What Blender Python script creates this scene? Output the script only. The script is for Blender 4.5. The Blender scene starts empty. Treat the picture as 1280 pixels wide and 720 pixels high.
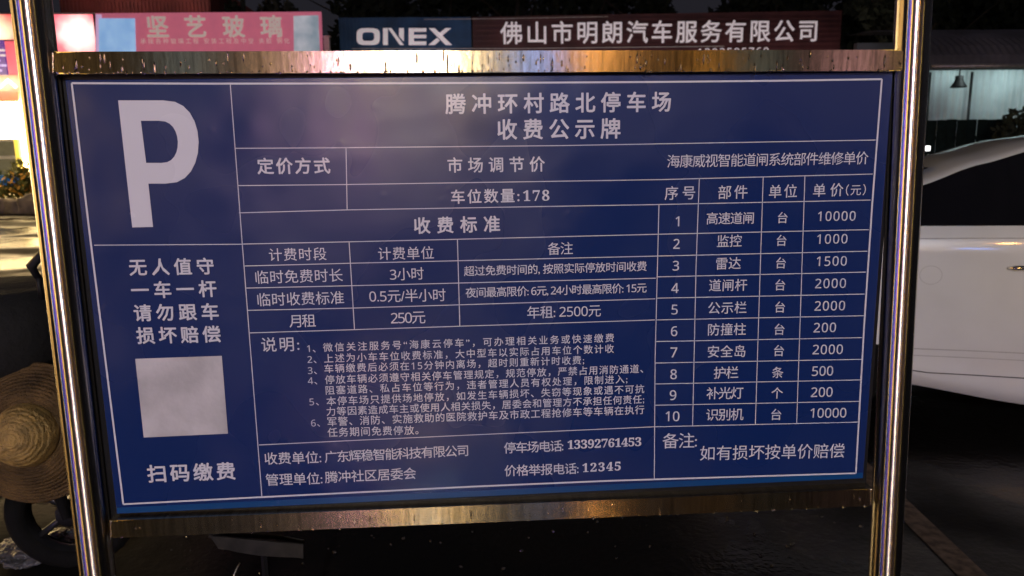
import bpy, bmesh, math, random
from mathutils import Vector, Matrix, Quaternion
random.seed(7)
S = bpy.context.scene
COL = S.collection
R = math.radians

# ------------------------------------------------------------------ camera
CAM = Vector((-0.0752, -1.5508, 1.6))
RW = Matrix(((0.99722125, -0.02875686, 0.06872278),
             (-0.07280194, -0.18052698, 0.980872),
             (-0.01580048, -0.98314956, -0.18211889)))   # columns: right, down, forward
FPX = 950.0
cd = bpy.data.cameras.new('camera')
cam = bpy.data.objects.new('camera', cd)
COL.objects.link(cam)
m3 = Matrix((RW.col[0], -RW.col[1], -RW.col[2])).transposed()
cam.matrix_world = Matrix.Translation(CAM) @ m3.to_4x4()
cd.sensor_width = 36.0
cd.lens = FPX / 1280 * 36
cd.clip_start = 0.05
cd.clip_end = 2000
cd.dof.use_dof = True
cd.dof.focus_distance = 1.57
cd.dof.aperture_fstop = 6.5
S.camera = cam

# ------------------------------------------------------------------ night sky
w = bpy.data.worlds.new('World')
S.world = w
w.use_nodes = True
nt = w.node_tree
nt.nodes.clear()
sky = nt.nodes.new('ShaderNodeTexSky')
sky.sky_type = 'NISHITA'
sky.sun_disc = False
sky.sun_elevation = R(-6)
sky.sun_rotation = R(200)
b1 = nt.nodes.new('ShaderNodeBackground')
b1.inputs['Strength'].default_value = 0.03
b2 = nt.nodes.new('ShaderNodeBackground')
b2.inputs['Color'].default_value = (0.80, 0.76, 1.0, 1)     # town glow on low cloud
b2.inputs['Strength'].default_value = 0.018
ad = nt.nodes.new('ShaderNodeAddShader')
wo = nt.nodes.new('ShaderNodeOutputWorld')
nt.links.new(sky.outputs[0], b1.inputs['Color'])
nt.links.new(b1.outputs[0], ad.inputs[0])
nt.links.new(b2.outputs[0], ad.inputs[1])
nt.links.new(ad.outputs[0], wo.inputs['Surface'])

S.view_settings.view_transform = 'Standard'
S.view_settings.look = 'None'
S.view_settings.exposure = 0.0
S.view_settings.gamma = 1.0
S.cycles.max_bounces = 6
S.cycles.sample_clamp_indirect = 6
S.cycles.use_denoising = True

# ------------------------------------------------------------------ measuring helpers (photo pixel -> point on a real plane)
def ray(px, py):
    return RW @ Vector(((px - 640) / FPX, (py - 360) / FPX, 1.0))
def at(px, py, Y=0.0):
    d = ray(px, py)
    return CAM + d * ((Y - CAM.y) / d.y)
def gr(px, py):
    d = ray(px, py)
    return CAM + d * (-CAM.z / d.z)

# ------------------------------------------------------------------ materials
def mat(name, col=(0.5, 0.5, 0.5), rough=0.5, metal=0.0, emis=None, es=0.0, coat=0.0, noise=0.0, nscale=8.0, bump=0.0, bscale=60.0,
        spec=0.5, rvar=0.0, trans=0.0, stretch=(1, 1, 1), col2=None):
    m = bpy.data.materials.new(name)
    m.use_nodes = True
    n, l = m.node_tree.nodes, m.node_tree.links
    b = n['Principled BSDF']
    b.inputs['Base Color'].default_value = (*col, 1)
    b.inputs['Roughness'].default_value = rough
    b.inputs['Metallic'].default_value = metal
    b.inputs['Specular IOR Level'].default_value = spec
    b.inputs['Coat Weight'].default_value = coat
    b.inputs['Coat Roughness'].default_value = 0.06
    b.inputs['Transmission Weight'].default_value = trans
    if emis:
        b.inputs['Emission Color'].default_value = (*emis, 1)
        b.inputs['Emission Strength'].default_value = es
    if noise or bump or rvar or col2:
        tc = n.new('ShaderNodeTexCoord')
        mp = n.new('ShaderNodeMapping')
        mp.inputs['Scale'].default_value = stretch
        l.new(tc.outputs['Object'], mp.inputs['Vector'])
    if noise or rvar or col2:
        nz = n.new('ShaderNodeTexNoise')
        nz.inputs['Scale'].default_value = nscale
        nz.inputs['Detail'].default_value = 6
        l.new(mp.outputs[0], nz.inputs['Vector'])
    if noise or col2:
        rp = n.new('ShaderNodeValToRGB')
        rp.color_ramp.elements[0].position = 0.35
        rp.color_ramp.elements[1].position = 0.66
        lo = col2 if col2 else tuple(c * (1 - noise) for c in col)
        hi = col if col2 else tuple(min(1, c * (1 + noise)) for c in col)
        rp.color_ramp.elements[0].color = (*lo, 1)
        rp.color_ramp.elements[1].color = (*hi, 1)
        l.new(nz.outputs['Fac'], rp.inputs['Fac'])
        l.new(rp.outputs['Color'], b.inputs['Base Color'])
    if rvar:
        mr = n.new('ShaderNodeMapRange')
        mr.inputs['From Min'].default_value = 0.3
        mr.inputs['From Max'].default_value = 0.7
        mr.inputs['To Min'].default_value = max(0.02, rough - rvar)
        mr.inputs['To Max'].default_value = min(1, rough + rvar)
        l.new(nz.outputs['Fac'], mr.inputs['Value'])
        l.new(mr.outputs[0], b.inputs['Roughness'])
    if bump:
        nb = n.new('ShaderNodeTexNoise')
        nb.inputs['Scale'].default_value = bscale
        nb.inputs['Detail'].default_value = 5
        l.new(mp.outputs[0], nb.inputs['Vector'])
        bp = n.new('ShaderNodeBump')
        bp.inputs['Strength'].default_value = bump
        bp.inputs['Distance'].default_value = 0.02
        l.new(nb.outputs['Fac'], bp.inputs['Height'])
        l.new(bp.outputs[0], b.inputs['Normal'])
    return m

def emit(name, col, s, base=(0.5, 0.5, 0.5), blotch=0.0, scale=2.0, col2=None):
    m = mat(name, base, 0.4, emis=col, es=s)
    if blotch:
        n, l = m.node_tree.nodes, m.node_tree.links
        b = n['Principled BSDF']
        tc = n.new('ShaderNodeTexCoord')
        nz = n.new('ShaderNodeTexNoise')
        nz.inputs['Scale'].default_value = scale
        nz.inputs['Detail'].default_value = 3
        l.new(tc.outputs['Object'], nz.inputs['Vector'])
        rp = n.new('ShaderNodeValToRGB')
        rp.color_ramp.elements[0].position = 0.5 - blotch / 2
        rp.color_ramp.elements[1].position = 0.5 + blotch / 2
        rp.color_ramp.elements[0].color = (*(col2 or tuple(c * .3 for c in col)), 1)
        rp.color_ramp.elements[1].color = (*col, 1)
        l.new(nz.outputs['Fac'], rp.inputs['Fac'])
        l.new(rp.outputs['Color'], b.inputs['Emission Color'])
    return m

def vinyl(name, col):
    """printed vinyl face of the notice board: slightly wavy, satin, smudged"""
    m = mat(name, col, 0.46, spec=0.42)
    n, l = m.node_tree.nodes, m.node_tree.links
    b = n['Principled BSDF']
    tc = n.new('ShaderNodeTexCoord')
    nz = n.new('ShaderNodeTexNoise')
    nz.inputs['Scale'].default_value = 3.1
    nz.inputs['Detail'].default_value = 2
    nz.inputs['Distortion'].default_value = 0.0
    l.new(tc.outputs['Object'], nz.inputs['Vector'])
    mr = n.new('ShaderNodeMapRange')
    mr.inputs['From Min'].default_value = 0.32
    mr.inputs['From Max'].default_value = 0.68
    mr.interpolation_type = 'SMOOTHERSTEP'
    mr.inputs['From Min'].default_value = 0.2
    mr.inputs['From Max'].default_value = 0.8
    mr.inputs['To Min'].default_value = 0.19
    mr.inputs['To Max'].default_value = 0.35
    l.new(nz.outputs['Fac'], mr.inputs['Value'])
    l.new(mr.outputs[0], b.inputs['Roughness'])
    n2 = n.new('ShaderNodeTexNoise')
    n2.inputs['Scale'].default_value = 5.0
    n2.inputs['Detail'].default_value = 2
    l.new(tc.outputs['Object'], n2.inputs['Vector'])
    vo = n.new('ShaderNodeTexVoronoi')          # small air bubbles under the film
    vo.inputs['Scale'].default_value = 16
    l.new(tc.outputs['Object'], vo.inputs['Vector'])
    lt = n.new('ShaderNodeMapRange')
    lt.inputs['From Min'].default_value = 0.0
    lt.inputs['From Max'].default_value = 0.16
    lt.inputs['To Min'].default_value = 0.06
    lt.inputs['To Max'].default_value = 0.0
    l.new(vo.outputs['Distance'], lt.inputs['Value'])
    ma = n.new('ShaderNodeMath')
    ma.operation = 'ADD'
    l.new(n2.outputs['Fac'], ma.inputs[0])
    l.new(lt.outputs[0], ma.inputs[1])
    bp = n.new('ShaderNodeBump')
    bp.inputs['Strength'].default_value = 0.34
    bp.inputs['Distance'].default_value = 0.012
    l.new(ma.outputs[0], bp.inputs['Height'])
    l.new(bp.outputs[0], b.inputs['Normal'])
    return m

def steel(name, axis_rot, col=(0.74, 0.69, 0.60), rough=0.22, aniso=0.9, streak=(60, 60, 3), tangent='Z'):
    m = mat(name, col, rough, 1.0)
    n, l = m.node_tree.nodes, m.node_tree.links
    b = n['Principled BSDF']
    b.inputs['Anisotropic'].default_value = aniso
    b.inputs['Anisotropic Rotation'].default_value = axis_rot
    tg = n.new('ShaderNodeTangent')
    tg.direction_type = 'RADIAL'
    tg.axis = tangent
    l.new(tg.outputs[0], b.inputs['Tangent'])
    tc = n.new('ShaderNodeTexCoord')
    mp = n.new('ShaderNodeMapping')
    mp.inputs['Scale'].default_value = streak
    l.new(tc.outputs['Object'], mp.inputs['Vector'])
    nz = n.new('ShaderNodeTexNoise')
    nz.inputs['Scale'].default_value = 1.0
    nz.inputs['Detail'].default_value = 5
    l.new(mp.outputs[0], nz.inputs['Vector'])
    rp = n.new('ShaderNodeValToRGB')
    rp.color_ramp.elements[0].position = 0.30
    rp.color_ramp.elements[1].position = 0.62
    rp.color_ramp.elements[0].color = (*(c * 0.55 for c in col), 1)
    rp.color_ramp.elements[1].color = (*col, 1)
    l.new(nz.outputs['Fac'], rp.inputs['Fac'])
    l.new(rp.outputs['Color'], b.inputs['Base Color'])
    n2 = n.new('ShaderNodeTexNoise')            # water spots and grime
    n2.inputs['Scale'].default_value = 90
    n2.inputs['Detail'].default_value = 4
    l.new(tc.outputs['Object'], n2.inputs['Vector'])
    bp = n.new('ShaderNodeBump')
    bp.inputs['Strength'].default_value = 0.035
    bp.inputs['Distance'].default_value = 0.004
    l.new(n2.outputs['Fac'], bp.inputs['Height'])
    l.new(bp.outputs[0], b.inputs['Normal'])
    return m

M = {}
M['blue'] = vinyl('blue_vinyl', (0.006, 0.021, 0.105))
M['white_print'] = vinyl('white_print', (0.60, 0.59, 0.66))
M['edge_blue'] = mat('lighter_blue_strip', (0.004, 0.05, 0.17), 0.3)
M['post_steel'] = steel('post_steel', 0.25, rough=0.27, aniso=1.0)
M['rail_steel'] = steel('rail_steel', 0.0, col=(0.62, 0.53, 0.36), rough=0.20, aniso=0.85, streak=(130, 10, 9), tangent='X')  # golden tint in the steel colour stands in for warm street reflections
M['water'] = mat('water_bead', (0.95, 0.95, 0.95), 0.02, trans=1.0)
M['black'] = mat('black_plastic', (0.005, 0.005, 0.006), 0.5, noise=0.3, bump=0.05, spec=0.25)
M['rubber'] = mat('rubber', (0.005, 0.005, 0.005), 0.9, spec=0.15, noise=0.3, bump=0.2)
M['dark_metal'] = mat('dark_metal', (0.03, 0.03, 0.033), 0.4, 0.5, noise=0.3)
M['chrome'] = mat('chrome', (0.8, 0.8, 0.8), 0.12, 1.0, noise=0.1)
M['grey_metal'] = mat('grey_metal', (0.020, 0.018, 0.016), 0.9, 0.0, spec=0.2, noise=0.6, nscale=20, rvar=0.15)
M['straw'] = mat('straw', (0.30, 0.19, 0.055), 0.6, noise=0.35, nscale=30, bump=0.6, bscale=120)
M['shaded_straw'] = mat('shaded_straw', (0.105, 0.062, 0.022), 0.65, noise=0.5, nscale=9, bump=0.7, bscale=140, spec=0.3)  # shade on the hat brim put into a darker copy of the straw
M['car_white'] = mat('car_white_paint', (0.64, 0.645, 0.64), 0.3, coat=1.0, noise=0.04, nscale=3)
M['car_glass'] = mat('car_glass', (0.006, 0.006, 0.008), 0.06, noise=0.1)
M['crease_shade_gap'] = mat('crease_shade_and_gap', (0.36, 0.36, 0.35), 0.5, noise=0.1)  # grey for painted shade of body creases, also the fuel flap outline
M['seam'] = mat('panel_gap', (0.02, 0.02, 0.02), 0.8, noise=0.1)

# ------------------------------------------------------------------ mesh helpers
def put(name, bm, material, parent=None, smooth=False, local=False):
    """link a bmesh as ONE object; world coordinates are made relative to the top parent's base"""
    root = parent
    while root and root.parent:
        root = root.parent
    if root and not local:
        bmesh.ops.translate(bm, verts=bm.verts, vec=-root.location)
    me = bpy.data.meshes.new(name)
    bmesh.ops.recalc_face_normals(bm, faces=bm.faces)
    bm.to_mesh(me)
    bm.free()
    mats = material if isinstance(material, (list, tuple)) else [material]
    for k in mats:
        me.materials.append(k)
    if smooth:
        for p in me.polygons:
            p.use_smooth = True
    o = bpy.data.objects.new(name, me)
    COL.objects.link(o)
    if parent:
        o.parent = parent
    return o

def thing(name, label, cat, loc=(0, 0, 0), rz=0.0, group=None):
    o = bpy.data.objects.new(name, None)
    COL.objects.link(o)
    o.location = loc
    o.rotation_euler = (0, 0, rz)
    o['label'] = label
    o['category'] = cat
    if group:
        o['group'] = group
    return o
def tag(o, label, cat, group=None):
    o['label'] = label
    o['category'] = cat
    if group:
        o['group'] = group
    return o
def struct(o):
    o['kind'] = 'structure'
    return o

def bx(bm, x0, x1, y0, y1, z0, z1, bev=0.0):
    t = bmesh.new()
    bmesh.ops.create_cube(t, size=1)
    bmesh.ops.scale(t, verts=t.verts, vec=(abs(x1 - x0), abs(y1 - y0), abs(z1 - z0)))
    bmesh.ops.translate(t, verts=t.verts, vec=((x0 + x1) / 2, (y0 + y1) / 2, (z0 + z1) / 2))
    if bev:
        bmesh.ops.bevel(t, geom=t.edges[:], offset=bev, segments=2, affect='EDGES', profile=0.6)
    join(bm, t)
def join(bm, t, mtx=None):
    me = bpy.data.meshes.new('tmp')
    if mtx is not None:
        bmesh.ops.transform(t, matrix=mtx, verts=t.verts)
    t.to_mesh(me)
    t.free()
    bm.from_mesh(me)
    bpy.data.meshes.remove(me)
def tube(bm, pts, rad, seg=12, caps=True):
    pts = [Vector(p) for p in pts]
    rr = rad if isinstance(rad, (list, tuple)) else [rad] * len(pts)
    rings = []
    ref = None
    for i, p in enumerate(pts):
        d = (pts[min(i + 1, len(pts) - 1)] - pts[max(i - 1, 0)]).normalized()
        if ref is None:
            ref = Vector((0, 0, 1)) if abs(d.z) < 0.9 else Vector((1, 0, 0))
        a = d.cross(ref).normalized()
        b = a.cross(d).normalized()
        ref = b
        rings.append([bm.verts.new(p + (a * math.cos(2 * math.pi * k / seg) + b * math.sin(2 * math.pi * k / seg)) * rr[i]) for k in range(seg)])
    for r0, r1 in zip(rings, rings[1:]):
        for k in range(seg):
            bm.faces.new((r0[k], r0[(k + 1) % seg], r1[(k + 1) % seg], r1[k]))
    if caps:
        bm.faces.new(rings[0])
        bm.faces.new(rings[-1])
def lathe(bm, prof, seg=32, mtx=None, close=False):
    t = bmesh.new()
    rings = []
    for r, z in prof:
        if r < 1e-5:
            rings.append([t.verts.new((0, 0, z))])
        else:
            rings.append([t.verts.new((r * math.cos(2 * math.pi * k / seg), r * math.sin(2 * math.pi * k / seg), z)) for k in range(seg)])
    for r0, r1 in zip(rings, rings[1:]):
        for k in range(seg):
            k2 = (k + 1) % seg
            if len(r0) == 1 and len(r1) == 1:
                continue
            if len(r0) == 1:
                t.faces.new((r0[0], r1[k], r1[k2]))
            elif len(r1) == 1:
                t.faces.new((r0[k], r0[k2], r1[0]))
            else:
                t.faces.new((r0[k], r0[k2], r1[k2], r1[k]))
    join(bm, t, mtx)
def box(name, dims, material, parent=None, bev=0.0, local=False):
    bm = bmesh.new()
    bx(bm, *dims, bev)
    return put(name, bm, material, parent, local=local)
def prism(bm, pts, y0, y1):
    """polygon in x,z extruded along y"""
    f = [bm.verts.new((x, y0, z)) for x, z in pts]
    b = [bm.verts.new((x, y1, z)) for x, z in pts]
    bm.faces.new(f)
    bm.faces.new(b[::-1])
    n = len(pts)
    for i in range(n):
        bm.faces.new((f[i], f[(i + 1) % n], b[(i + 1) % n], b[i]))
def alongz(p, q):
    d = (Vector(q) - Vector(p))
    return Matrix.Translation(p) @ Vector((0, 0, 1)).rotation_difference(d).to_matrix().to_4x4()

# ------------------------------------------------------------------ lettering
def lettering(text, px0, py0, px1, py1, hpx, material, parent, Y=0.0, bold=0.0, proud=0.0012, depth=0.0, cap=0.92):
    """one line of print; its ends (ink left / ink right, centre height) measured in the photo"""
    a, b = at(px0, py0, Y), at(px1, py1, Y)
    up = (at(px0, py0 - hpx / 2, Y) - at(px0, py0 + hpx / 2, Y)).length
    width = (b - a).length
    c = bpy.data.curves.new('print', 'FONT')
    if bold < 0.5:
        text = ''.join(chr(0x1D7E2 + ord(ch) - 48) if ch in '0123456789' else ch for ch in text)
    c.body = text
    c.resolution_u = 2
    o = bpy.data.objects.new('print', c)
    COL.objects.link(o)
    def ink():
        bpy.context.view_layer.update()
        me = o.to_mesh()
        xs = [v.co.x for v in me.vertices]
        ys = [v.co.y for v in me.vertices]
        return min(xs), max(xs), min(ys), max(ys)
    x0, x1, y0, y1 = ink()
    s = up / (y1 - y0)
    if len(text) > 1:
        w1 = (x1 - x0) * s
        c.space_character = 1.5
        q = ink()
        w2 = (q[1] - q[0]) * s
        sp = 1 + 0.5 * (width - w1) / max(1e-6, (w2 - w1))
        c.space_character = max(0.7, min(3, sp))
        x0, x1, y0, y1 = ink()
    sx = width / (x1 - x0) if (len(text) > 2 or len(text) == 2) else s
    if abs(sx / s - 1) > 0.35:
        sx = s * (1.35 if sx > s else 0.65)
    me0 = o.to_mesh()
    bm = bmesh.new()
    bm.from_mesh(me0)
    o.to_mesh_clear()
    bpy.data.objects.remove(o)
    bpy.data.curves.remove(c)
    dirx = (b - a).normalized()
    cx, cy = (x0 + x1) / 2, (y0 + y1) / 2
    mid = (a + b) / 2
    if bold > 0.0005:                      # heavier strokes: the same outline laid again a hair to each side
        base = bm.copy()
        for k, (ddx, ddy) in enumerate(((1, 0), (-1, 0), (0, 1), (0, -1), (.7, .7), (-.7, -.7), (.7, -.7), (-.7, .7))):
            cp = base.copy()
            bmesh.ops.translate(cp, verts=cp.verts, vec=(ddx * bold * .9, ddy * bold * .9, 0.0001 * (k + 1) / s))
            join(bm, cp)
        base.free()
    for v in bm.verts:
        u, t = (v.co.x - cx) * sx, (v.co.y - cy) * s
        v.co = mid + dirx * u + Vector((0, 0, 1)) * t + Vector((0, -proud - v.co.z * s, 0))
    if depth:
        g = bmesh.ops.extrude_face_region(bm, geom=bm.faces[:])
        bmesh.ops.translate(bm, verts=[e for e in g['geom'] if isinstance(e, bmesh.types.BMVert)], vec=(0, -depth, 0))
    return put('lettering', bm, material, parent)

def line(pts, wid, material, parent, Y=0.0, proud=0.0010, name='printed_line'):
    P = [at(x, y, Y) for x, y in pts]
    bm = bmesh.new()
    L, Rr = [], []
    for i, p in enumerate(P):
        d = (P[min(i + 1, len(P) - 1)] - P[max(i - 1, 0)]).normalized()
        n = Vector((-d.z, 0, d.x)) * wid / 2
        L.append(bm.verts.new(p + n + Vector((0, -proud, 0))))
        Rr.append(bm.verts.new(p - n + Vector((0, -proud, 0))))
    for i in range(len(P) - 1):
        bm.faces.new((L[i], L[i + 1], Rr[i + 1], Rr[i]))
    return put(name, bm, material, parent)

# ================================================================== GROUND
def ground():
    m = mat('wet_asphalt', (0.022, 0.020, 0.019), 0.2)
    n, l = m.node_tree.nodes, m.node_tree.links
    b = n['Principled BSDF']
    tc = n.new('ShaderNodeTexCoord')
    nz = n.new('ShaderNodeTexNoise')
    nz.inputs['Scale'].default_value = 0.55
    nz.inputs['Detail'].default_value = 8
    l.new(tc.outputs['Object'], nz.inputs['Vector'])
    mr = n.new('ShaderNodeMapRange')
    mr.inputs['From Min'].default_value = 0.42
    mr.inputs['From Max'].default_value = 0.62
    mr.inputs['To Min'].default_value = 0.07
    mr.inputs['To Max'].default_value = 0.75
    b.inputs['Specular IOR Level'].default_value = 0.10
    l.new(nz.outputs['Fac'], mr.inputs['Value'])
    l.new(mr.outputs[0], b.inputs['Roughness'])
    n2 = n.new('ShaderNodeTexNoise')
    n2.inputs['Scale'].default_value = 38
    n2.inputs['Detail'].default_value = 8
    l.new(tc.outputs['Object'], n2.inputs['Vector'])
    n3 = n.new('ShaderNodeTexNoise')
    n3.inputs['Scale'].default_value = 3
    n3.inputs['Detail'].default_value = 3
    l.new(tc.outputs['Object'], n3.inputs['Vector'])
    bp = n.new('ShaderNodeBump')
    bp.inputs['Strength'].default_value = 0.3
    bp.inputs['Distance'].default_value = 0.008
    l.new(n2.outputs['Fac'], bp.inputs['Height'])
    bp2 = n.new('ShaderNodeBump')
    bp2.inputs['Strength'].default_value = 0.16
    bp2.inputs['Distance'].default_value = 0.05
    l.new(n3.outputs['Fac'], bp2.inputs['Height'])
    l.new(bp.outputs[0], bp2.inputs['Normal'])
    l.new(bp2.outputs[0], b.inputs['Normal'])
    rp = n.new('ShaderNodeValToRGB')
    rp.color_ramp.elements[0].color = (0.003, 0.0027, 0.0024, 1)
    rp.color_ramp.elements[1].color = (0.010, 0.009, 0.008, 1)
    l.new(n2.outputs['Fac'], rp.inputs['Fac'])
    l.new(rp.outputs['Color'], b.inputs['Base Color'])
    bm = bmesh.new()
    bmesh.ops.create_grid(bm, x_segments=2, y_segments=2, size=400)
    struct(put('ground', bm, m))
    # shallow pool of rain added out of view, mirroring lamps into the lower rail
    wm = mat('added_puddle_water', (0.004, 0.004, 0.004), 0.03, bump=0.03, bscale=6)
    bm = bmesh.new()
    vs = []
    for k in range(48):
        a = k / 48 * math.tau
        r = 1 + .12 * math.sin(3 * a + 1) + .08 * math.sin(5 * a) + .04 * math.sin(11 * a + 2)
        vs.append(bm.verts.new((.6 + 2.3 * r * math.cos(a), -2.0 + 1.35 * r * math.sin(a), 0.004)))
    bm.faces.new(vs)
    struct(put('added_puddle', bm, wm))
    # worn parking line running away on the right
    pm = mat('worn_line_paint', (0.09, 0.065, 0.048), 0.8, spec=0.1, noise=0.4, nscale=25, bump=0.3, bscale=80)
    bm = bmesh.new()
    for k in range(12):
        y0, y1 = 0.2 + k * 0.6, 0.2 + (k + 1) * 0.6
        q = []
        for yy in (y0, y1):
            xc = 1.80 + (yy - 0.9) * 0.10
            q.append((xc - 0.055, yy, 0.004))
            q.append((xc + 0.055, yy, 0.004))
        v = [bm.verts.new(c) for c in (q[0], q[1], q[3], q[2])]
        bm.faces.new(v)
    bmesh.ops.remove_doubles(bm, verts=bm.verts, dist=0.0005)
    struct(put('parking_line', bm, pm))
ground()

# ================================================================== THE NOTICE BOARD
def notice_sign():
    t = thing('parking_notice_sign', 'blue parking fee notice board framed between two polished steel posts', 'sign', (0, 0, 0))
    # posts
    for xb, xt, r in ((-0.8655, -0.8562, 0.0345), (0.8895, 0.8560, 0.0345)):
        bm = bmesh.new()
        zt = 2.45
        zs = [0.0, 0.5, 1.0, 1.5, 2.0, zt]
        # measured: x at z=1.88 is xt, x at z=.66 is xb
        def X(z):
            return xb + (xt - xb) * (z - 0.66) / 1.22
        tube(bm, [(X(z), 0.0, z) for z in zs], r, 48)
        po = put('post', bm, M['post_steel'], t, smooth=True)
        bm = bmesh.new()
        lathe(bm, [(r + 0.001, 0.0), (r + 0.001, 0.012), (r * 0.8, 0.026), (r * 0.4, 0.034), (0, 0.036)], 32, Matrix.Translation((X(zt), 0, zt)))
        put('post_cap', bm, M['post_steel'], po, smooth=True)
        bm = bmesh.new()
        lathe(bm, [(r, 0.03), (r + 0.02, 0.025), (0.09, 0.012), (0.09, 0.006), (r, 0.006)], 32, Matrix.Translation((X(0), 0, 0)))
        put('base_flange', bm, M['post_steel'], po, smooth=True)
    # rails
    def rail(pa, pb):
        # pa, pb: (x, ytop, ybottom) pixels on the front face
        Yf = -0.019
        bm = bmesh.new()
        vs = []
        N = 24
        for i in range(N + 1):
            u = i / N
            x = pa[0] + (pb[0] - pa[0]) * u
            tp = at(x, pa[1] + (pb[1] - pa[1]) * u, Yf)
            bt = at(x, pa[2] + (pb[2] - pa[2]) * u, Yf)
            vs.append([bm.verts.new((tp.x, Yf, tp.z)), bm.verts.new((tp.x, 0.019, tp.z)),
                       bm.verts.new((tp.x, 0.019, bt.z)), bm.verts.new((tp.x, Yf, bt.z))])
        for a, b in zip(vs, vs[1:]):
            for k in range(4):
                bm.faces.new((a[k], a[(k + 1) % 4], b[(k + 1) % 4], b[k]))
        bm.faces.new(vs[0])
        bm.faces.new(vs[-1])
        es = [e for e in bm.edges if abs(e.verts[0].co.x - e.verts[1].co.x) > 0.01]
        bmesh.ops.bevel(bm, geom=es, offset=0.003, segments=2, affect='EDGES')
        o = put('rail', bm, M['rail_steel'], t)
        # rain beads clinging to the lower edge and the face
        bm = bmesh.new()
        for k in range(260 if pa[1] < 300 else 60):
            u = random.random()
            x = pa[0] + (pb[0] - pa[0]) * u
            low = random.random() < 0.55
            tp = at(x, pa[1] + (pb[1] - pa[1]) * u, Yf)
            bt = at(x, pa[2] + (pb[2] - pa[2]) * u, Yf)
            z = bt.z + (random.uniform(-0.001, 0.003) if low else random.uniform(0.003, (tp.z - bt.z) * 0.8))
            q = bmesh.new()
            bmesh.ops.create_icosphere(q, subdivisions=1, radius=1)
            r = random.uniform(0.0014, 0.0032)
            el = random.uniform(1.0, 1.5) if low else random.choice((1.0, 1.3, 2.5, 4.5))
            join(bm, q, Matrix.Translation((tp.x, Yf - 0.0004, z)) @ Matrix.Diagonal((r * 0.8, r * 0.55, r * el, 1)))
        d = put('rain_bead', bm, M['water'], o, smooth=True)
        d['kind'] = 'stuff'
        return o
    def weld(px, py0, py1, side):
        bm = bmesh.new()
        a, b = at(px, py0, -0.02), at(px, py1, -0.02)
        pts, rad = [], []
        for k in range(15):
            u = k / 14
            pts.append((a.x + (b.x - a.x) * u, -0.0195, a.z + (b.z - a.z) * u))
            rad.append(.0020 + .0007 * math.sin(k * 2.6))
        tube(bm, pts, rad, 8)
        put('weld_bead', bm, M['rail_steel'], t, True)
    weld(66.5, 64.5, 92.5, -1)
    weld(1133.5, 62, 88.5, 1)
    weld(139, 651, 673, -1)
    weld(1088.5, 611, 632.5, 1)
    rail((64, 64.5, 92.5), (1138, 62.0, 88.5))
    rail((136, 651, 673), (1092, 611, 632.5))
    # face panel: a flat box with a lighter blue strip along the bottom
    x0, x1 = -0.812, 0.823
    ztop, zbot = at(600, 95).z, 0.851
    bm = bmesh.new()
    bx(bm, x0, x1, 0.0, 0.012, zbot, ztop, 0.0015)
    p = put('notice_panel', bm, M['blue'], t)
    bm = bmesh.new()
    bx(bm, x0 - .022, x1 + .014, 0.0125, 0.018, zbot - 0.026, ztop + 0.03)
    put('backing_sheet', bm, M['black'], t)
    bm = bmesh.new()
    bx(bm, x0 + .002, x1 - .002, -0.0006, 0.0, zbot + .001, zbot + .014)
    put('bottom_edge_strip', bm, M['edge_blue'], p)
    WP = M['white_print']
    # ---- outer border
    line([(90, 104), (260, 104.6), (430, 104.4), (630, 103.6), (830, 102.4), (970, 101), (1102, 99)], 0.0036, WP, p, name='border_line')
    line([(90, 104), (112, 289), (134.5, 470), (154.4, 630)], 0.0036, WP, p, name='border_line')
    line([(154.4, 630), (320, 621.5), (455, 614.8), (590, 608), (760, 600.8), (830, 598.6), (1069.6, 591.3)], 0.0036, WP, p, name='border_line')
    line([(1102, 99), (1090, 255), (1080, 405), (1069.6, 591.3)], 0.0036, WP, p, name='border_line')
    thin = 0.0016
    for pts in (
        [(288, 105), (303, 305), (327.5, 620.5)],
        [(118, 306.4), (303, 305.2)],
        [(302.5, 305), (436, 302.2), (572, 299), (823.7, 292.7), (1085.7, 287)],
        [(299, 266), (434, 262.3), (823.6, 255.6), (1088, 250)],
        [(294, 185.4), (432.6, 184.6), (700, 182), (1094.4, 175)],
        [(297, 232), (434, 230.6), (825, 224.5), (1090.6, 217.5)],
        [(432.6, 184.6), (434, 262.3)],
        [(823.6, 255.6), (818.75, 450), (817.7, 598.6)],
        [(821, 320), (1083.9, 313.9)], [(820.6, 346), (1082, 340)], [(820, 372.6), (1080.5, 367.5)],
        [(819.5, 399.8), (1079.4, 394.5)], [(818.8, 426.8), (1077.5, 421.9)], [(818.9, 453.6), (1078, 449)],
        [(818.9, 479.8), (1076.9, 474.7)], [(818, 506.4), (1074, 501.5)], [(818, 533.3), (1072, 527.5)],
        [(874, 222.8), (870, 330), (865.6, 531.8)], [(953.8, 221), (949, 370), (944, 529.9)], [(1005.9, 219.8), (1001, 370), (995.6, 528.9)],
        [(436.4, 302.2), (443.2, 411.7)], [(571.8, 299), (574.8, 408)],
        [(306, 332.4), (436, 329), (821, 320)], [(308, 360), (440, 357), (819.5, 347.6)], [(309.8, 387.8), (440, 385), (819, 373.4)],
        [(312.4, 416), (440, 412), (818.5, 399.8)],
        [(324, 556), (460, 549.5), (600, 543), (818, 533.3)],
    ):
        line(pts, thin, WP, p, proud=0.0009)
    # ---- the big P
    bm = bmesh.new()
    def arc(cx, y0, y1, xr, n=12):
        o = []
        for i in range(n + 1):
            a = -math.pi / 2 + math.pi * i / n
            yy = (y0 + y1) / 2 + (y1 - y0) / 2 * math.sin(a)
            c = math.cos(a) ** 0.8 if math.cos(a) > 0 else 0
            o.append((cx[0] + (cx[1] - cx[0]) * i / n + (xr - (cx[0] + cx[1]) / 2) * c, yy))
        return o
    outer = arc((204, 207), 125.5, 229.5, 248.6)
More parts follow.
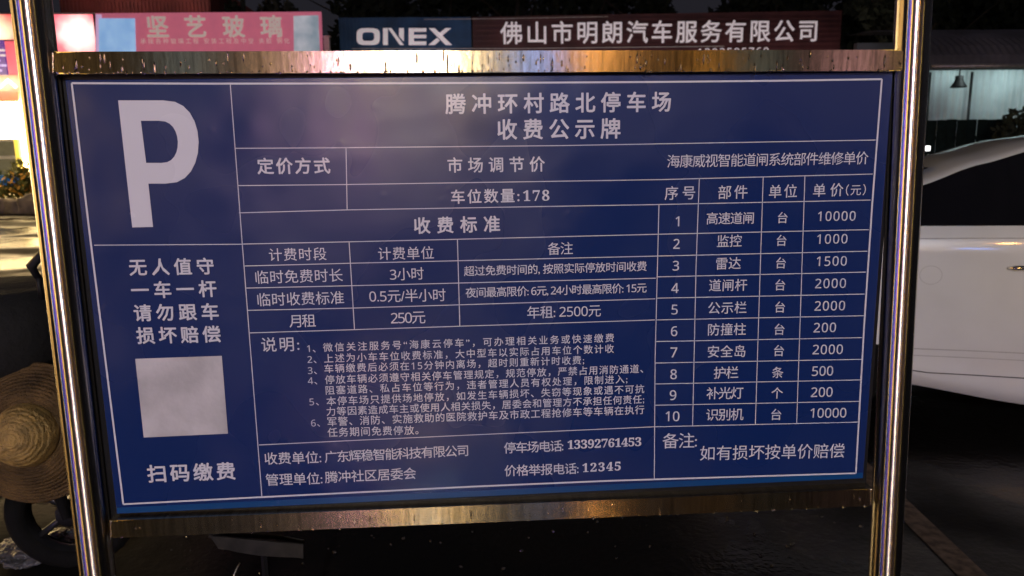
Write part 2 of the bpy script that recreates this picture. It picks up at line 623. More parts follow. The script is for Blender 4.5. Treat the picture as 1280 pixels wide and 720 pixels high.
    inner = arc((199, 202), 151, 203.6, 222.6)
    def q(bmv):
        return at(*bmv) + Vector((0, -0.0012, 0))
    vo = [bm.verts.new(q(c)) for c in outer]
    vi = [bm.verts.new(q(c)) for c in inner]
    for i in range(len(vo) - 1):
        bm.faces.new((vo[i], vo[i + 1], vi[i + 1], vi[i]))
    A = [bm.verts.new(q(c)) for c in ((148, 125.5), (176.4, 151), (183, 203.6), (185.8, 229.5), (191.6, 283.6), (165.6, 284.2))]
    bm.faces.new((A[0], vo[0], vi[0], A[1]))
    bm.faces.new((A[2], vi[-1], vo[-1], A[3]))
    bm.faces.new((A[0], A[1], A[2], A[3], A[4], A[5]))
    put('lettering', bm, WP, p)
    # ---- text
    B = 0.022
    T = [
        ("腾冲环村路北停车场", 557, 130, 838, 127, 25, B), ("收费公示牌", 622, 161.8, 775, 160.5, 25, B),
        ("定价方式", 322, 207.6, 412.5, 207, 20, B), ("市场调节价", 559.6, 206.5, 680.6, 205, 19, 0.015),
        ("车位数量:", 564, 246, 649, 244, 17.5, 0.015), ("𝟏𝟕𝟖", 654, 244.6, 686.6, 244, 13.5, 0.004),
        ("收费标准", 517.8, 282, 624.6, 279.6, 20, B),
        ("计费时段", 336.4, 318.4, 408, 317, 16, 0), ("计费单位", 472.7, 317, 542.3, 315.6, 16, 0), ("备注", 684.5, 311, 716, 310, 15.5, 0),
        ("临时免费时长", 319.5, 346.6, 428.4, 343.6, 16.5, 0), ("3小时", 487.4, 343, 529.6, 341.6, 15.5, 0),
        ("超过免费时间的, 按照实际停放时间收费", 580, 339, 808, 332.6, 13, 0.003),
        ("临时收费标准", 322, 374.6, 430, 371.6, 16.5, 0), ("0.5元/半小时", 461.7, 370.2, 557, 368.4, 16, 0),
        ("夜间最高限价: 6元, 24小时最高限价: 15元", 582, 366, 808, 359.6, 13, 0.003),
        ("月租", 361.7, 401.4, 394.6, 400.4, 16, 0), ("250元", 488.7, 398, 531.7, 396.6, 15, 0),
        ("年租: 2500元", 659, 390.6, 751, 387.8, 15.5, 0), ("说明:", 327, 430.8, 374, 429.6, 18, 0.003),
        ("微信关注服务号“海康云停车”，可办理相关业务或快速缴费", 404, 434.2, 767.2, 422, 11.4, 0.003),
        ("上述为小车车位收费标准，大中型车以实际占用车位个数计收", 405.3, 448, 767, 435.5, 11.4, 0.003),
        ("车辆缴费后必须在15分钟内离场，超时则重新计时收费;", 405.7, 460.8, 730, 449.8, 11.4, 0.003),
        ("停放车辆必须遵守相关停车管理规定，规范停放，严禁占用消防通道、", 406.5, 474.6, 803.7, 460.5, 11.4, 0.003),
        ("阻塞道路、私占车位等行为，违者管理人员有权处理，限制进入;", 407.3, 487.8, 784, 473.5, 11.4, 0.003),
        ("本停车场只提供场地停放，如发生车辆损坏、失窃等现象或遇不可抗", 408.3, 501.4, 805, 485.7, 11.4, 0.003),
        ("力等因素造成车主或使用人相关损失，居委会和管理方不承担任何责任;", 408.3, 514.4, 805, 498.7, 11.4, 0.003),
        ("军警、消防、实施救助的医院救护车及市政工程抢修车等车辆在执行", 409.6, 526.8, 805, 511.6, 11.4, 0.003),
        ("任务期间免费停放。", 409.6, 540.2, 523, 537, 11.4, 0.003),
        ("1、", 384, 436, 394.5, 435.8, 9, 0), ("2、", 384.5, 449.6, 395.5, 449.2, 9, 0), ("3、", 385, 463.4, 396, 463, 9, 0),
        ("4、", 385, 476.2, 396.5, 475.8, 9, 0), ("5、", 387, 502.6, 398.5, 502, 9, 0), ("6、", 389, 529, 400, 528.6, 9, 0),
        ("收费单位:", 331, 573, 401.5, 571, 15, 0.002), ("广东辉稳智能科技有限公司", 406, 571, 585, 562.6, 14.5, 0.002),
        ("管理单位:", 332.5, 599.4, 403, 597.4, 15, 0.002), ("腾冲社区居委会", 406.4, 596.4, 520, 591, 14.5, 0.002),
        ("停车场电话:", 630, 559.6, 704, 556.6, 14, 0.001), ("𝟏𝟑𝟑𝟗𝟐𝟕𝟔𝟏𝟒𝟓𝟑", 709.4, 555.6, 801.3, 551.6, 11, 0.004),
        ("价格举报电话:", 630.7, 588.2, 723, 585, 14, 0.001), ("𝟏𝟐𝟑𝟒𝟓", 728, 584.4, 775.6, 582, 11, 0.004),
        ("无人值守", 162, 334, 267, 332.4, 20.5, B), ("一车一杆", 164.6, 362.6, 270.4, 360.4, 20.5, B),
        ("请勿跟车", 168, 391, 272.8, 389, 20.5, B), ("损坏赔偿", 171.3, 419.4, 275.4, 417.2, 20.5, B),
        ("扫码缴费", 184.8, 592, 293.7, 588, 21.5, B),
        ("海康威视智能道闸系统部件维修单价", 833.8, 201.6, 1085, 197.2, 16.5, 0),
        ("序号", 830.8, 241.4, 868.6, 240.6, 17, 0.003), ("部件", 897.5, 240.4, 934, 239.6, 17, 0.003),
        ("单位", 961, 239.4, 995.8, 238.4, 16.5, 0.003), ("单价", 1016, 238, 1053.5, 237, 16.5, 0.003), ("（元）", 1057, 237.6, 1082, 237, 14, 0),
        ("备注:", 828, 551, 871, 550, 19, 0), ("如有损坏按单价赔偿", 875, 566.4, 1055.3, 563, 18.5, 0),
    ]
    for a in T:
        lettering(*a[:6], WP, p, bold=a[6])
    nums = [(846.5, 276.6), (845.4, 304.7), (844.6, 332), (843.5, 360), (843, 386.8), (842.4, 413.8), (842, 440.2), (841.7, 467.6), (841, 493.6), (840.4, 520)]
    for i, (x, y) in enumerate(nums):
        wd = 3.6 if i < 9 else 8.6
        if i == 0:
            wd = 2.4
        lettering(str(i + 1), x - wd, y, x + wd, y, 12.2, WP, p, bold=0.006)
    names = [("高速道闸", 883, 941.8, 272.6), ("监控", 896, 926.8, 301), ("雷达", 894.9, 925.6, 329), ("道闸杆", 886, 933.5, 356.2), ("公示栏", 885, 932.8, 384.4),
             ("防撞柱", 884.8, 932, 411.4), ("安全岛", 884.4, 931.3, 438.8), ("护栏", 892, 922.5, 465.5), ("补光灯", 883, 928.6, 491), ("识别机", 882.7, 929, 517.8)]
    for s, xa, xb, y in names:
        lettering(s, xa, y + .4, xb, y - .4, 15, WP, p, bold=0.002)
    units = [(978, 271.9), (976.6, 300.4), (975.9, 328.5), (975, 356), (974.8, 383.6), (974, 411.4), (973.3, 438), (971.7, 465.3), (971, 491), (970, 517.8)]
    for i, (x, y) in enumerate(units):
        lettering({7: '条', 8: '个'}.get(i, '台'), x - 6.3, y, x + 6.3, y, 13.8, WP, p, bold=0.002)
    prices = [("10000", 1022, 1069, 270), ("1000", 1021, 1058.8, 298.5), ("1500", 1020.5, 1058, 326.2), ("2000", 1018.6, 1056.9, 354), ("2000", 1018, 1055.8, 382),
              ("200", 1016.8, 1044.5, 409.2), ("2000", 1015.6, 1053, 436.5), ("500", 1014.7, 1041, 463.4), ("200", 1013.5, 1040.3, 489.8), ("10000", 1012.7, 1057.4, 515.8)]
    for s, xa, xb, y in prices:
        lettering(s, xa, y + .3, xb, y - .3, 12, WP, p, bold=0.002)
    # blank payment sticker
    bm = bmesh.new()
    v = [bm.verts.new(at(*c) + Vector((0, -0.0014, 0))) for c in ((169.4, 448.3), (277.5, 444.6), (285.2, 541.7), (180, 546.6))]
    bm.faces.new(v)
    s = put('blank_sticker', bm, mat('sticker_paper', (0.45, 0.43, 0.45), 0.5, noise=0.15, nscale=12, bump=0.1), p)
    s['label'] = 'blank pale square sticker'
notice_sign()

# ================================================================== LAMPS AND SHOPS BEHIND THE PHOTOGRAPHER (they light and mirror in the sign)
def lamp(loc, power, col, name='lamp_light', radius=0.12, spot=None, aim=None, parent=None):
    d = bpy.data.lights.new(name, 'SPOT' if spot else 'POINT')
    d.energy = power
    d.color = col
    d.shadow_soft_size = radius
    if spot:
        d.spot_size = R(spot)
        d.spot_blend = 0.6
    o = bpy.data.objects.new(name, d)
    COL.objects.link(o)
    o.location = loc
    if aim:
        o.rotation_euler = (Vector(aim) - Vector(loc)).to_track_quat('-Z', 'Y').to_euler()
    if parent:
        o.parent = parent
        o.matrix_parent_inverse = Matrix.Translation(-parent.location)
    return o

def street_lamp(x, y, h, reach, label, power, col, aim):
    t = thing('street_lamp', label, 'street lamp', (x, y, 0), 0, 'street lamps by the shops across the lane')
    bm = bmesh.new()
    tube(bm, [(x, y, 0), (x, y, h * 0.6), (x, y, h - 0.4), (x, y + reach * .3, h - 0.05), (x, y + reach, h)], [0.09, 0.075, 0.06, 0.05, 0.04], 12)
    put('pole', bm, M['dark_metal'], t, True)
    bm = bmesh.new()
    bx(bm, x - .14, x + .14, y + reach - .1, y + reach + .5, h - .02, h + .08, .03)
    hd = put('lamp_head', bm, M['dark_metal'], t)
    bm = bmesh.new()
    bx(bm, x - .11, x + .11, y + reach - .04, y + reach + .42, h - .035, h - .021, .004)
    put('lens', bm, emit('lamp_lens', col, 30), hd)
    lamp((x, y + reach + .2, h - .1), power, col, parent=t, radius=.15, spot=150, aim=aim)
street_lamp(-0.75, -12.6, 5.3, 1.2, 'tall street lamp with white light and one curved arm near the lane', 2900, (0.78, 0.85, 1.0), (0.3, 0, 1.0))
street_lamp(2.3, -12.6, 5.3, 1.2, 'tall street lamp with orange light near the lane', 330, (1.0, 0.45, 0.10), (0.3, 0, 1.0))
street_lamp(-1.5, -9.4, 2.05, .5, 'low violet-pink lamp post by the lane', 130, (1.0, 0.46, 0.98), (-.2, 0, 1.3))

def opposite_shops():
    Y = -13.0
    t = thing('shop_row', 'long low row of shops with shutters across the lane behind the photographer', 'shops', (0, Y - 3, 0))
    wm = mat('render_wall', (0.20, 0.17, 0.14), 0.8, noise=0.2, bump=0.3, bscale=20)
    box('wall', (-34, 18, Y - 6, Y, 0, 5.2), wm, t)
    box('roof', (-34.3, 18.3, Y - 6.3, Y + 0.6, 5.2, 5.4), M['dark_metal'], t)
    sm = mat('shutter_steel', (0.25, 0.25, 0.26), 0.5, 0.6, noise=0.2)
    for i, x in enumerate((-32, -27, -5.2, 3.6, 8.0, 12.4)):
        bm = bmesh.new()
        for k in range(14):
            bx(bm, x, x + 3.4, Y + .005, Y + .05 + .02 * (k % 2), .05 + k * .18, .05 + k * .18 + .17)
        put('roller_shutter', bm, sm, t)
    warm = emit('lit_shop_inside', (1.0, 0.66, 0.30), 0.16, blotch=0.4, scale=1.5)
    f = box('shop_window', (-0.8, 3.0, Y + .006, Y + .05, .4, 2.4), warm, t)
    for x in (-0.8, 1.1, 2.94):
        box('window_frame', (x, x + .06, Y + .055, Y + .09, .4, 2.4), M['dark_metal'], f)
    def lightbox(x0, x1, z0, z1, col, s, label):
        a = thing('light_box_sign', label, 'lit sign', ((x0 + x1) / 2, Y + .1, z0), 0, 'lit signs on the shop row')
        box('case', (x0 - .03, x1 + .03, Y + .01, Y + .16, z0 - .03, z1 + .03), M['dark_metal'], a)
        box('lit_face', (x0, x1, Y + .162, Y + .18, z0, z1), emit('lit_face', col, s), a)
    lightbox(-1.62, -0.05, 2.75, 3.55, (1.0, 0.66, 0.28), 60, 'brilliant warm white light box above the lit shop window')
    lightbox(1.15, 1.85, 2.75, 3.4, (0.12, 0.30, 1.0), 16, 'blue light box right of the warm white one')
    lightbox(4.45, 4.85, 2.6, 2.95, (1.0, 0.45, 0.06), 8, 'small orange light box above a shutter')
    lightbox(5.4, 5.9, 2.7, 3.4, (0.5, 0.8, 1.0), 1.2, 'small pale cyan light box beside the orange one')
    lightbox(-5.2, -4.4, 2.7, 3.5, (0.45, 0.7, 1.0), 1.2, 'pale blue light box on the left part of the row')
    lightbox(-10.4, -8.4, 0.6, 3.9, (1.0, 0.62, 0.18), 12, 'tall wide yellow light box on the left part of the row')
    lightbox(-27.5, -24, 0.6, 3.9, (1.0, 0.66, 0.22), 12, 'yellow light box at the far left end of the row')
    lightbox(-14.5, -11.8, 0.6, 3.9, (0.35, 0.16, 1.0), 9, 'violet light box beside the tall yellow one')
    lightbox(-21.5, -18, 0.6, 3.9, (0.06, 0.20, 1.0), 10, 'large blue light box left of the violet one')
    lightbox(9.2, 10.2, 2.6, 3.6, (1.0, 0.7, 0.2), 10, 'amber light box on the right part of the row')
    lightbox(7.0, 7.9, 2.0, 3.2, (1.0, 0.55, 0.75), 2.2, 'pink light box low on the right part of the row')
    lightbox(-3.6, -2.3, 2.7, 3.4, (1.0, 0.6, 0.3), 2.2, 'dim amber light box left of the brilliant one')
opposite_shops()

def side_shop():
    X = -15.0
    t = thing('side_shop', 'open lit shop along the left side of the yard', 'shop', (X - 2, 5, 0))
    wm = mat('side_wall', (0.4, 0.35, 0.28), 0.8, noise=0.2, bump=0.2)
    box('wall', (X - 5, X, 0, 11, 0, 4.4), wm, t)
    box('roof', (X - 5.2, X + 1.0, -.3, 11.3, 4.4, 4.55), M['dark_metal'], t)
    g = emit('side_glow', (1.0, 0.62, 0.20), 6.0, blotch=.5, scale=.8, col2=(.9, .45, .12))
    for k in range(3):
        f = box('shop_window', (X + .005, X + .04, .8 + k * 3.3, 3.6 + k * 3.3, .4, 3.0), g, t)
        box('window_frame', (X + .045, X + .08, 2.17 + k * 3.3, 2.23 + k * 3.3, .4, 3.0), M['dark_metal'], f)
side_shop()

# ================================================================== LEFT: LIT SHOPS
def left_shops():
    Y = 24.0
    t = thing('corner_shop', 'brightly lit shop front beyond the wet yard on the far left', 'shop', (at(0, 240, Y).x, Y, 0))
    xL, xR = at(-900, 200, Y).x, at(46, 200, Y).x
    wm = mat('shop_wall', (0.55, 0.50, 0.42), 0.7, noise=0.15, bump=0.2)
    box('wall', (xL, at(122, 100, Y).x, Y + .3, Y + 6, 0, at(60, 14, Y).z), wm, t)
    # glaring white light panel
    g = emit('glare_panel', (1.0, 0.78, 0.40), 15.0, blotch=0.5, scale=0.8, col2=(.8, .50, .18))
    box('light_panel', (xL, at(33, 160, Y).x, Y + .10, Y + .28, at(0, 238, Y).z, at(0, 124, Y).z), g, t)
    og = emit('orange_fascia', (1.0, 0.22, 0.03), 1.2, blotch=0.4, scale=1.5)
    box('orange_fascia', (xL, at(22, 120, Y).x, Y + .02, Y + .09, at(0, 127, Y).z, at(0, 114, Y).z), og, t)
    # zigzag light tube
    bm = bmesh.new()
    zz = []
    for k in range(15):
        px = -120 + k * 10
        zz.append(at(px, 100 if k % 2 else 109, Y - .1))
    tube(bm, zz, 0.045, 8)
    put('zigzag_tube', bm, emit('zigzag_light', (1, .85, .6), 6), t)
    am = emit('amber_band', (1.0, 0.45, 0.12), 1.3, blotch=0.5, scale=2)
    box('amber_band', (xL, at(26, 100, Y).x, Y + .05, Y + .2, at(0, 114, Y).z, at(0, 94, Y).z), am, t)
    box('red_panel', (at(-80, 80, Y).x, at(24, 80, Y).x, Y + .1, Y + .22, at(0, 93.5, Y).z, at(0, 51, Y).z), emit('red_panel', (1, .10, .12), 0.9), t)
    # window with yellow frame
    wf = box('window', (at(-60, 200, Y).x, at(22, 200, Y).x, Y - .02, Y + .06, at(0, 222, Y).z, at(0, 176, Y).z), mat('dim_pane', (.10, .09, .06), .15, noise=.2, emis=(.5, .42, .22), es=.18), t)
    yel = emit('yellow_frame', (1.0, .72, .10), 1.2, (0.8, .6, .1))
    box('frame', (at(22, 200, Y).x, at(27, 200, Y).x, Y - .08, Y + .07, at(0, 223, Y).z, at(0, 174, Y).z), yel, wf)
    box('frame', (at(-60, 200, Y).x, at(22, 200, Y).x, Y - .06, Y - .022, at(0, 199, Y).z, at(0, 195, Y).z), mat('white_frame', (.8, .78, .7), .5, noise=.05), wf)
    box('frame', (at(-60, 200, Y).x, at(22, 200, Y).x, Y - .06, Y - .022, at(0, 177, Y).z, at(0, 174, Y).z), mat('white_frame', (.8, .78, .7), .5, noise=.05), wf)
    box('counter', (at(-60, 200, Y).x, at(36, 200, Y).x, Y - .5, Y - .1, at(0, 231, Y).z, at(0, 219, Y).z), mat('blue_counter', (.03, .20, .50), .4, noise=.2, emis=(.05, .3, .8), es=.15), t)
    # signs: each a thing
    Y2 = 23.6
    a = thing('light_box_sign', 'red light box with pale blown-out middle, left of the left post', 'lit sign', (at(0, 50, Y2).x, Y2, at(0, 51, Y2).z))
    box('case', (at(-90, 30, Y2).x, at(17.5, 30, Y2).x, Y2, Y2 + .25, at(0, 50, Y2).z, at(0, 17, Y2).z), M['dark_metal'], a)
    def glow(name, edge, mid, s, cx, cz, rad):
        m = emit(name, mid, s)
        n, l = m.node_tree.nodes, m.node_tree.links
        b = n['Principled BSDF']
        tc = n.new('ShaderNodeTexCoord')
        mp = n.new('ShaderNodeMapping')
        mp.inputs['Location'].default_value = (-cx, 0, -cz)
        l.new(tc.outputs['Object'], mp.inputs['Vector'])
        nz = n.new('ShaderNodeTexNoise')
        nz.inputs['Scale'].default_value = 2.2
        l.new(tc.outputs['Object'], nz.inputs['Vector'])
        ln = n.new('ShaderNodeVectorMath')
        ln.operation = 'LENGTH'
        sc = n.new('ShaderNodeVectorMath')
        sc.operation = 'MULTIPLY'
        sc.inputs[1].default_value = (1, 0, 1.1)
        l.new(mp.outputs[0], sc.inputs[0])
        l.new(sc.outputs[0], ln.inputs[0])
        ad = n.new('ShaderNodeMath')
        ad.operation = 'MULTIPLY_ADD'
        ad.inputs[1].default_value = 0.9 * rad
        l.new(nz.outputs['Fac'], ad.inputs[0])
        l.new(ln.outputs['Value'], ad.inputs[2])
        rp = n.new('ShaderNodeValToRGB')
        rp.color_ramp.elements[0].position = 0.30
        rp.color_ramp.elements[1].position = 0.95
        rp.color_ramp.elements[0].color = (*mid, 1)
        rp.color_ramp.elements[1].color = (*edge, 1)
        dv = n.new('ShaderNodeMath')
        dv.operation = 'DIVIDE'
        dv.inputs[1].default_value = rad * 2.0
        l.new(ad.outputs[0], dv.inputs[0])
        l.new(dv.outputs[0], rp.inputs['Fac'])
        l.new(rp.outputs['Color'], b.inputs['Emission Color'])
        return m
    c0 = at(4, 40, Y2)
    box('lit_face', (at(-89, 30, Y2).x, at(17, 30, Y2).x, Y2 - .02, Y2 - .002, at(0, 49.5, Y2).z, at(0, 18, Y2).z),
        glow('lit_red', (.75, .04, .05), (1.2, 1.1, .65), 1.4, 0.0, (c0.z - a.location.z), 0.45), a)
    # purple menu board with rows of illegible light lettering
    c = thing('menu_board', 'small violet board with pale illegible rows of writing left of the left post', 'sign', (at(0, 95, Y2).x, Y2 - .3, at(0, 95, Y2).z))
    box('board', (at(-40, 70, Y2).x, at(13, 70, Y2).x, Y2 - .3, Y2 - .22, at(0, 95, Y2).z, at(0, 52, Y2).z), emit('violet_board', (.14, .03, .30), .8), c)
    for k in range(6):
        bm = bmesh.new()
        z = at(0, 57 + k * 6.3, Y2 - .3).z
        x = at(-36, 70, Y2).x
        while x < at(8, 70, Y2).x:
            wd = random.uniform(.06, .22)
            bx(bm, x, x + wd, Y2 - .32, Y2 - .302, z - .02, z + .035)
            x += wd + .03
        put('lettering', bm, emit('menu_letters', (1, .75, .7) if k < 3 else (.8, .6, 1), .9), c)
    # glass shop banner
    a2 = thing('light_box_sign', 'pink light box glaring white in the middle, right beside the left post', 'lit sign', (at(92, 60, Y2).x, Y2, at(92, 96, Y2).z))
    c1 = at(98, 42, Y2)
    box('case', (at(52, 30, Y2).x, at(117.5, 30, Y2).x, Y2, Y2 + .2, at(92, 96, Y2).z, at(92, 17, Y2).z), M['dark_metal'], a2)
    box('lit_face', (at(53, 30, Y2).x, at(117, 30, Y2).x, Y2 - .02, Y2 - .002, at(92, 95, Y2).z, at(92, 18, Y2).z),
        glow('lit_pink', (.85, .12, .16), (1.5, 1.35, 1.2), 1.5, c1.x - a2.location.x, c1.z - a2.location.z, 0.52), a2)
    Y3 = 23.4
    b = thing('shop_banner', 'long pink shop banner with pale Chinese characters above the top rail', 'sign', (at(260, 60, Y3).x, Y3, at(260, 92, Y3).z))
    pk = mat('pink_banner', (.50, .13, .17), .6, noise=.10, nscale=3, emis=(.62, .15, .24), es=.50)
    bm = bmesh.new()
    prism(bm, [(at(x, y, Y3).x, at(x, y, Y3).z) for x, y in ((119, 96), (119, 16.5), (401, 14.5), (404, 93))], Y3, Y3 + .15)
    face = put('banner_face', bm, pk, b)
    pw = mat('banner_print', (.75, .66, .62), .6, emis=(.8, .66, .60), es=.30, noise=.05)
    bm = bmesh.new()
    prism(bm, [(at(x, y, Y3).x, at(x, y, Y3).z) for x, y in ((120, 95), (120, 18), (127, 18), (138, 95))], Y3 - .012, Y3 - .002)
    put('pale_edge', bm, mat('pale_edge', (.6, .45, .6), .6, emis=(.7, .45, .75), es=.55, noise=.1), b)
    bm = bmesh.new()
    prism(bm, [(at(x, y, Y3).x, at(x, y, Y3).z) for x, y in ((124, 88), (124, 23), (169, 23), (171, 88))], Y3 - .024, Y3 - .014)
    put('blank_sticker', bm, emit('pale_blue_patch', (.38, .62, .95), .70, (.3, .4, .6), blotch=.6, scale=2.5, col2=(.14, .36, .70)), b)
    bm = bmesh.new()
    prism(bm, [(at(x, y, Y3).x, at(x, y, Y3).z) for x, y in ((368, 90), (367, 20), (398, 19), (401, 90))], Y3 - .02, Y3 - .004)
    put('printed_picture', bm, emit('printed_picture', (.50, .50, .55), .7, (.3, .35, .4), blotch=.3, scale=1.6, col2=(.14, .22, .27)), b)
    lettering("坚艺玻璃", 184, 33.5, 352, 33, 27, pw, b, Y=Y3, bold=0.030, proud=.02, depth=.01)
    lettering("承接各种玻璃工程 安装工程及中空 夹胶 钢化", 176, 51.5, 362, 51, 7, pw, b, Y=Y3, bold=0.0, proud=.02)
    # ridge wall over the banner
    u = thing('upper_storey', 'dull maroon upper storey wall just above the pink banner', 'building', (at(170, 10, 25).x, 25, 0))
    um = mat('maroon_cladding', (.16, .035, .03), .7, noise=.3, nscale=1.5, emis=(.10, .02, .02), es=0.0)
    box('wall', (at(74, 0, 25).x, at(262, 0, 25).x, 25, 31, 0, at(170, -25, 25).z), um, u)
    bm = bmesh.new()
    for k in range(40):
        x = at(74, 0, 25).x + (at(262, 0, 25).x - at(74, 0, 25).x) * (k + .5) / 40
        bx(bm, x - .02, x + .02, 24.96, 25, 4.8, at(170, -25, 25).z)
    q = put('cladding_rib', bm, um, u)
    q['kind'] = 'stuff'
    for x, lab in ((at(120, 0, 23).x, 'slim added floodlight on an arm over the left end of the pink banner'), (at(210, 0, 23).x, 'slim added floodlight on an arm over the middle of the pink banner')):  # out-of-view floodlights added to brighten the maroon wall
        f = thing('added_flood_light', lab, 'floodlight', (x, 24.2, 7.2), 0, 'added floodlights above the pink banner')
        bm = bmesh.new()
        tube(bm, [(x, 25, 7.3), (x, 24.3, 7.5), (x, 24.0, 7.4)], .02, 6)
        put('arm', bm, M['dark_metal'], f)
        box('housing', (x - .15, x + .15, 23.85, 24.1, 7.32, 7.42), M['dark_metal'], f)
        lamp((x, 23.9, 7.25), 35, (1, .6, .5), spot=140, aim=(x, 25, 6), parent=f)
    # rocks along the yard edge
    rk = mat('boulder', (.26, .22, .17), .7, noise=.3, nscale=4, bump=.5, bscale=8)
    for k, px in enumerate((-60, -38, -16, 4, 24, 42, 62)):
        y = 20.6 + .4 * random.random()
        p = gr(px, 267)
        bm = bmesh.new()
        bmesh.ops.create_icosphere(bm, subdivisions=3, radius=1)
        rx, rz = random.uniform(.26, .36), random.uniform(.22, .34)
        for v in bm.verts:
            c = v.co.normalized()
            n = 1 + .16 * math.sin(c.x * 4 + k) * math.cos(c.y * 5 + 2 * k) + .1 * math.sin(c.z * 7 + k)
            sgn = lambda a: math.copysign(abs(a) ** .75, a)
            v.co = Vector((sgn(c.x) * rx * n, sgn(c.y) * .3 * n, sgn(c.z) * rz * n))
        bmesh.ops.translate(bm, verts=bm.verts, vec=(p.x, p.y, rz * .7))
        o = put('boulder', bm, rk, None, True)
        tag(o, ('leftmost','second from left','third from left','middle','third from right','second from right','rightmost')[k] + ' rough grey boulder in the row edging the yard', 'rock', 'boulders edging the yard')
    # planting
    gm = mat('leaf_lit', (.16, .17, .04), .6, noise=.4, nscale=20)
    fm = mat('yellow_flower', (.75, .40, .05), .6, noise=.2)
    for k, px in enumerate((-40, -18, -4, 8, 20, 34, 48)):
        p = gr(px, 262)
        h = (1.3, 1.0, 1.2, 1.5, .9, 1.1, .9)[k]
        t = thing('potted_shrub', ('leftmost','second from left','third from left','middle and tallest','third from right','second from right','rightmost')[k] + ' shrub with orange flowers in the row before the lit shop', 'shrub', (p.x, p.y + 1.2, 0), 0, 'shrubs in front of the lit shop')
        bm = bmesh.new()
        leaf_cloud(bm, (p.x, p.y + 1.2, h * .6), (.55, .4, h * .42), 260, .11)
        put('foliage', bm, gm, t)
        bm = bmesh.new()
        leaf_cloud(bm, (p.x, p.y + 1.1, h * .55), (.5, .4, h * .3), 40, .10)
        put('flowers', bm, fm, t)
        bm = bmesh.new()
        tube(bm, [(p.x, p.y + 1.2, 0), (p.x + .05, p.y + 1.2, h * .7)], [.03, .015], 6)
        put('stem', bm, M['dark_metal'], t)
    x = at(10, 100, 21).x
    f = thing('added_flood_light', 'added floodlight on a tall thin pole shining on the shrubs before the lit shop', 'floodlight', (x - 3.5, 19.5, 0))  # unseen floodlight added to brighten the shrubs
    bm = bmesh.new()
    tube(bm, [(x - 3.5, 19.5, 0), (x - 3.5, 19.5, 4.2)], .04, 8)
    put('pole', bm, M['dark_metal'], f)
    box('housing', (x - 3.7, x - 3.3, 19.4, 19.6, 4.15, 4.3), M['dark_metal'], f)
    lamp((x - 3.4, 19.6, 4.1), 260, (1, .72, .35), spot=120, aim=(x, 22, .6), parent=f)
    # small roof things against the sky
    dk = mat('dark_foliage', (.02, .025, .015), .8, noise=.3)
    for px, r, lab in ((345, .55, 'dark rounded shrub silhouette above the right part of the pink banner'), (283, .45, 'dark ragged shrub silhouette above the middle of the pink banner')):
        c = at(px, 10, 27)
        s = thing('roof_shrub', lab, 'shrub', (c.x, 27, c.z - 1.2))
        bm = bmesh.new()
        leaf_cloud(bm, (c.x, 27, c.z - .1), (r * 1.3, r, r * .75), 260, .16)
        put('foliage', bm, dk, s)
        bm = bmesh.new()
        tube(bm, [(c.x, 27, c.z - 1.2), (c.x, 27, c.z)], .05, 6)
        put('stem', bm, dk, s)
    x = at(304, 10, 27).x
    bm = bmesh.new()
    tube(bm, [(x, 27, 4), (x, 27, 11)], .09, 8)
    tube(bm, [(x - .5, 27, 10.2), (x + .5, 27, 10.2)], .04, 6)
    tag(put('roof_mast', bm, dk), 'thin dark mast rising between two shrub silhouettes over the pink banner', 'mast')
    # low block carrying the roof shrubs and banner
    lb = thing('low_block', 'dark low building under the long pink banner', 'building', (at(260, 100, 26).x, 26, 0))
    box('wall', (at(119, 80, 25).x, at(404, 80, 25).x, 24.2, 24.95, 0, at(260, 22, 25).z), mat('dark_render', (.05, .045, .045), .8, noise=.3, bump=.2), lb)
    # white post right of banner
    c = at(408, 55, 24)
    bm = bmesh.new()
    bx(bm, c.x - .08, c.x + .09, 24, 24.2, 0, at(408, 46, 24).z, .01)
    bx(bm, c.x - .16, c.x + .13, 23.98, 24.22, at(408, 46, 24).z, at(408, 44.6, 24).z, .005)
    tag(put('white_post', bm, mat('white_post', (.75, .72, .68), .5, noise=.1, emis=(.7, .66, .62), es=.0)), 'short white post between the pink banner and the dark blue fascia', 'post')

def leaf_cloud(bm, c, r, n, s):
    vs = []
    for i in range(n):
        a = random.random() * math.tau
        z = random.uniform(-1, 1)
        q = random.random() ** 0.45
        h = math.sqrt(1 - z * z) * q
        p = Vector((c[0] + r[0] * h * math.cos(a), c[1] + r[1] * h * math.sin(a), c[2] + r[2] * z * q))
        u = Vector((random.gauss(0, 1), random.gauss(0, 1), random.gauss(0, 1))).normalized()
        v = u.cross(Vector((random.gauss(0, 1), random.gauss(0, 1), random.gauss(0, 1)))).normalized()
        k = s * random.uniform(.6, 1.3)
        f = [bm.verts.new(p + u * k), bm.verts.new(p + v * k * .45), bm.verts.new(p - u * k), bm.verts.new(p - v * k * .45)]
        bm.faces.new(f)
left_shops()

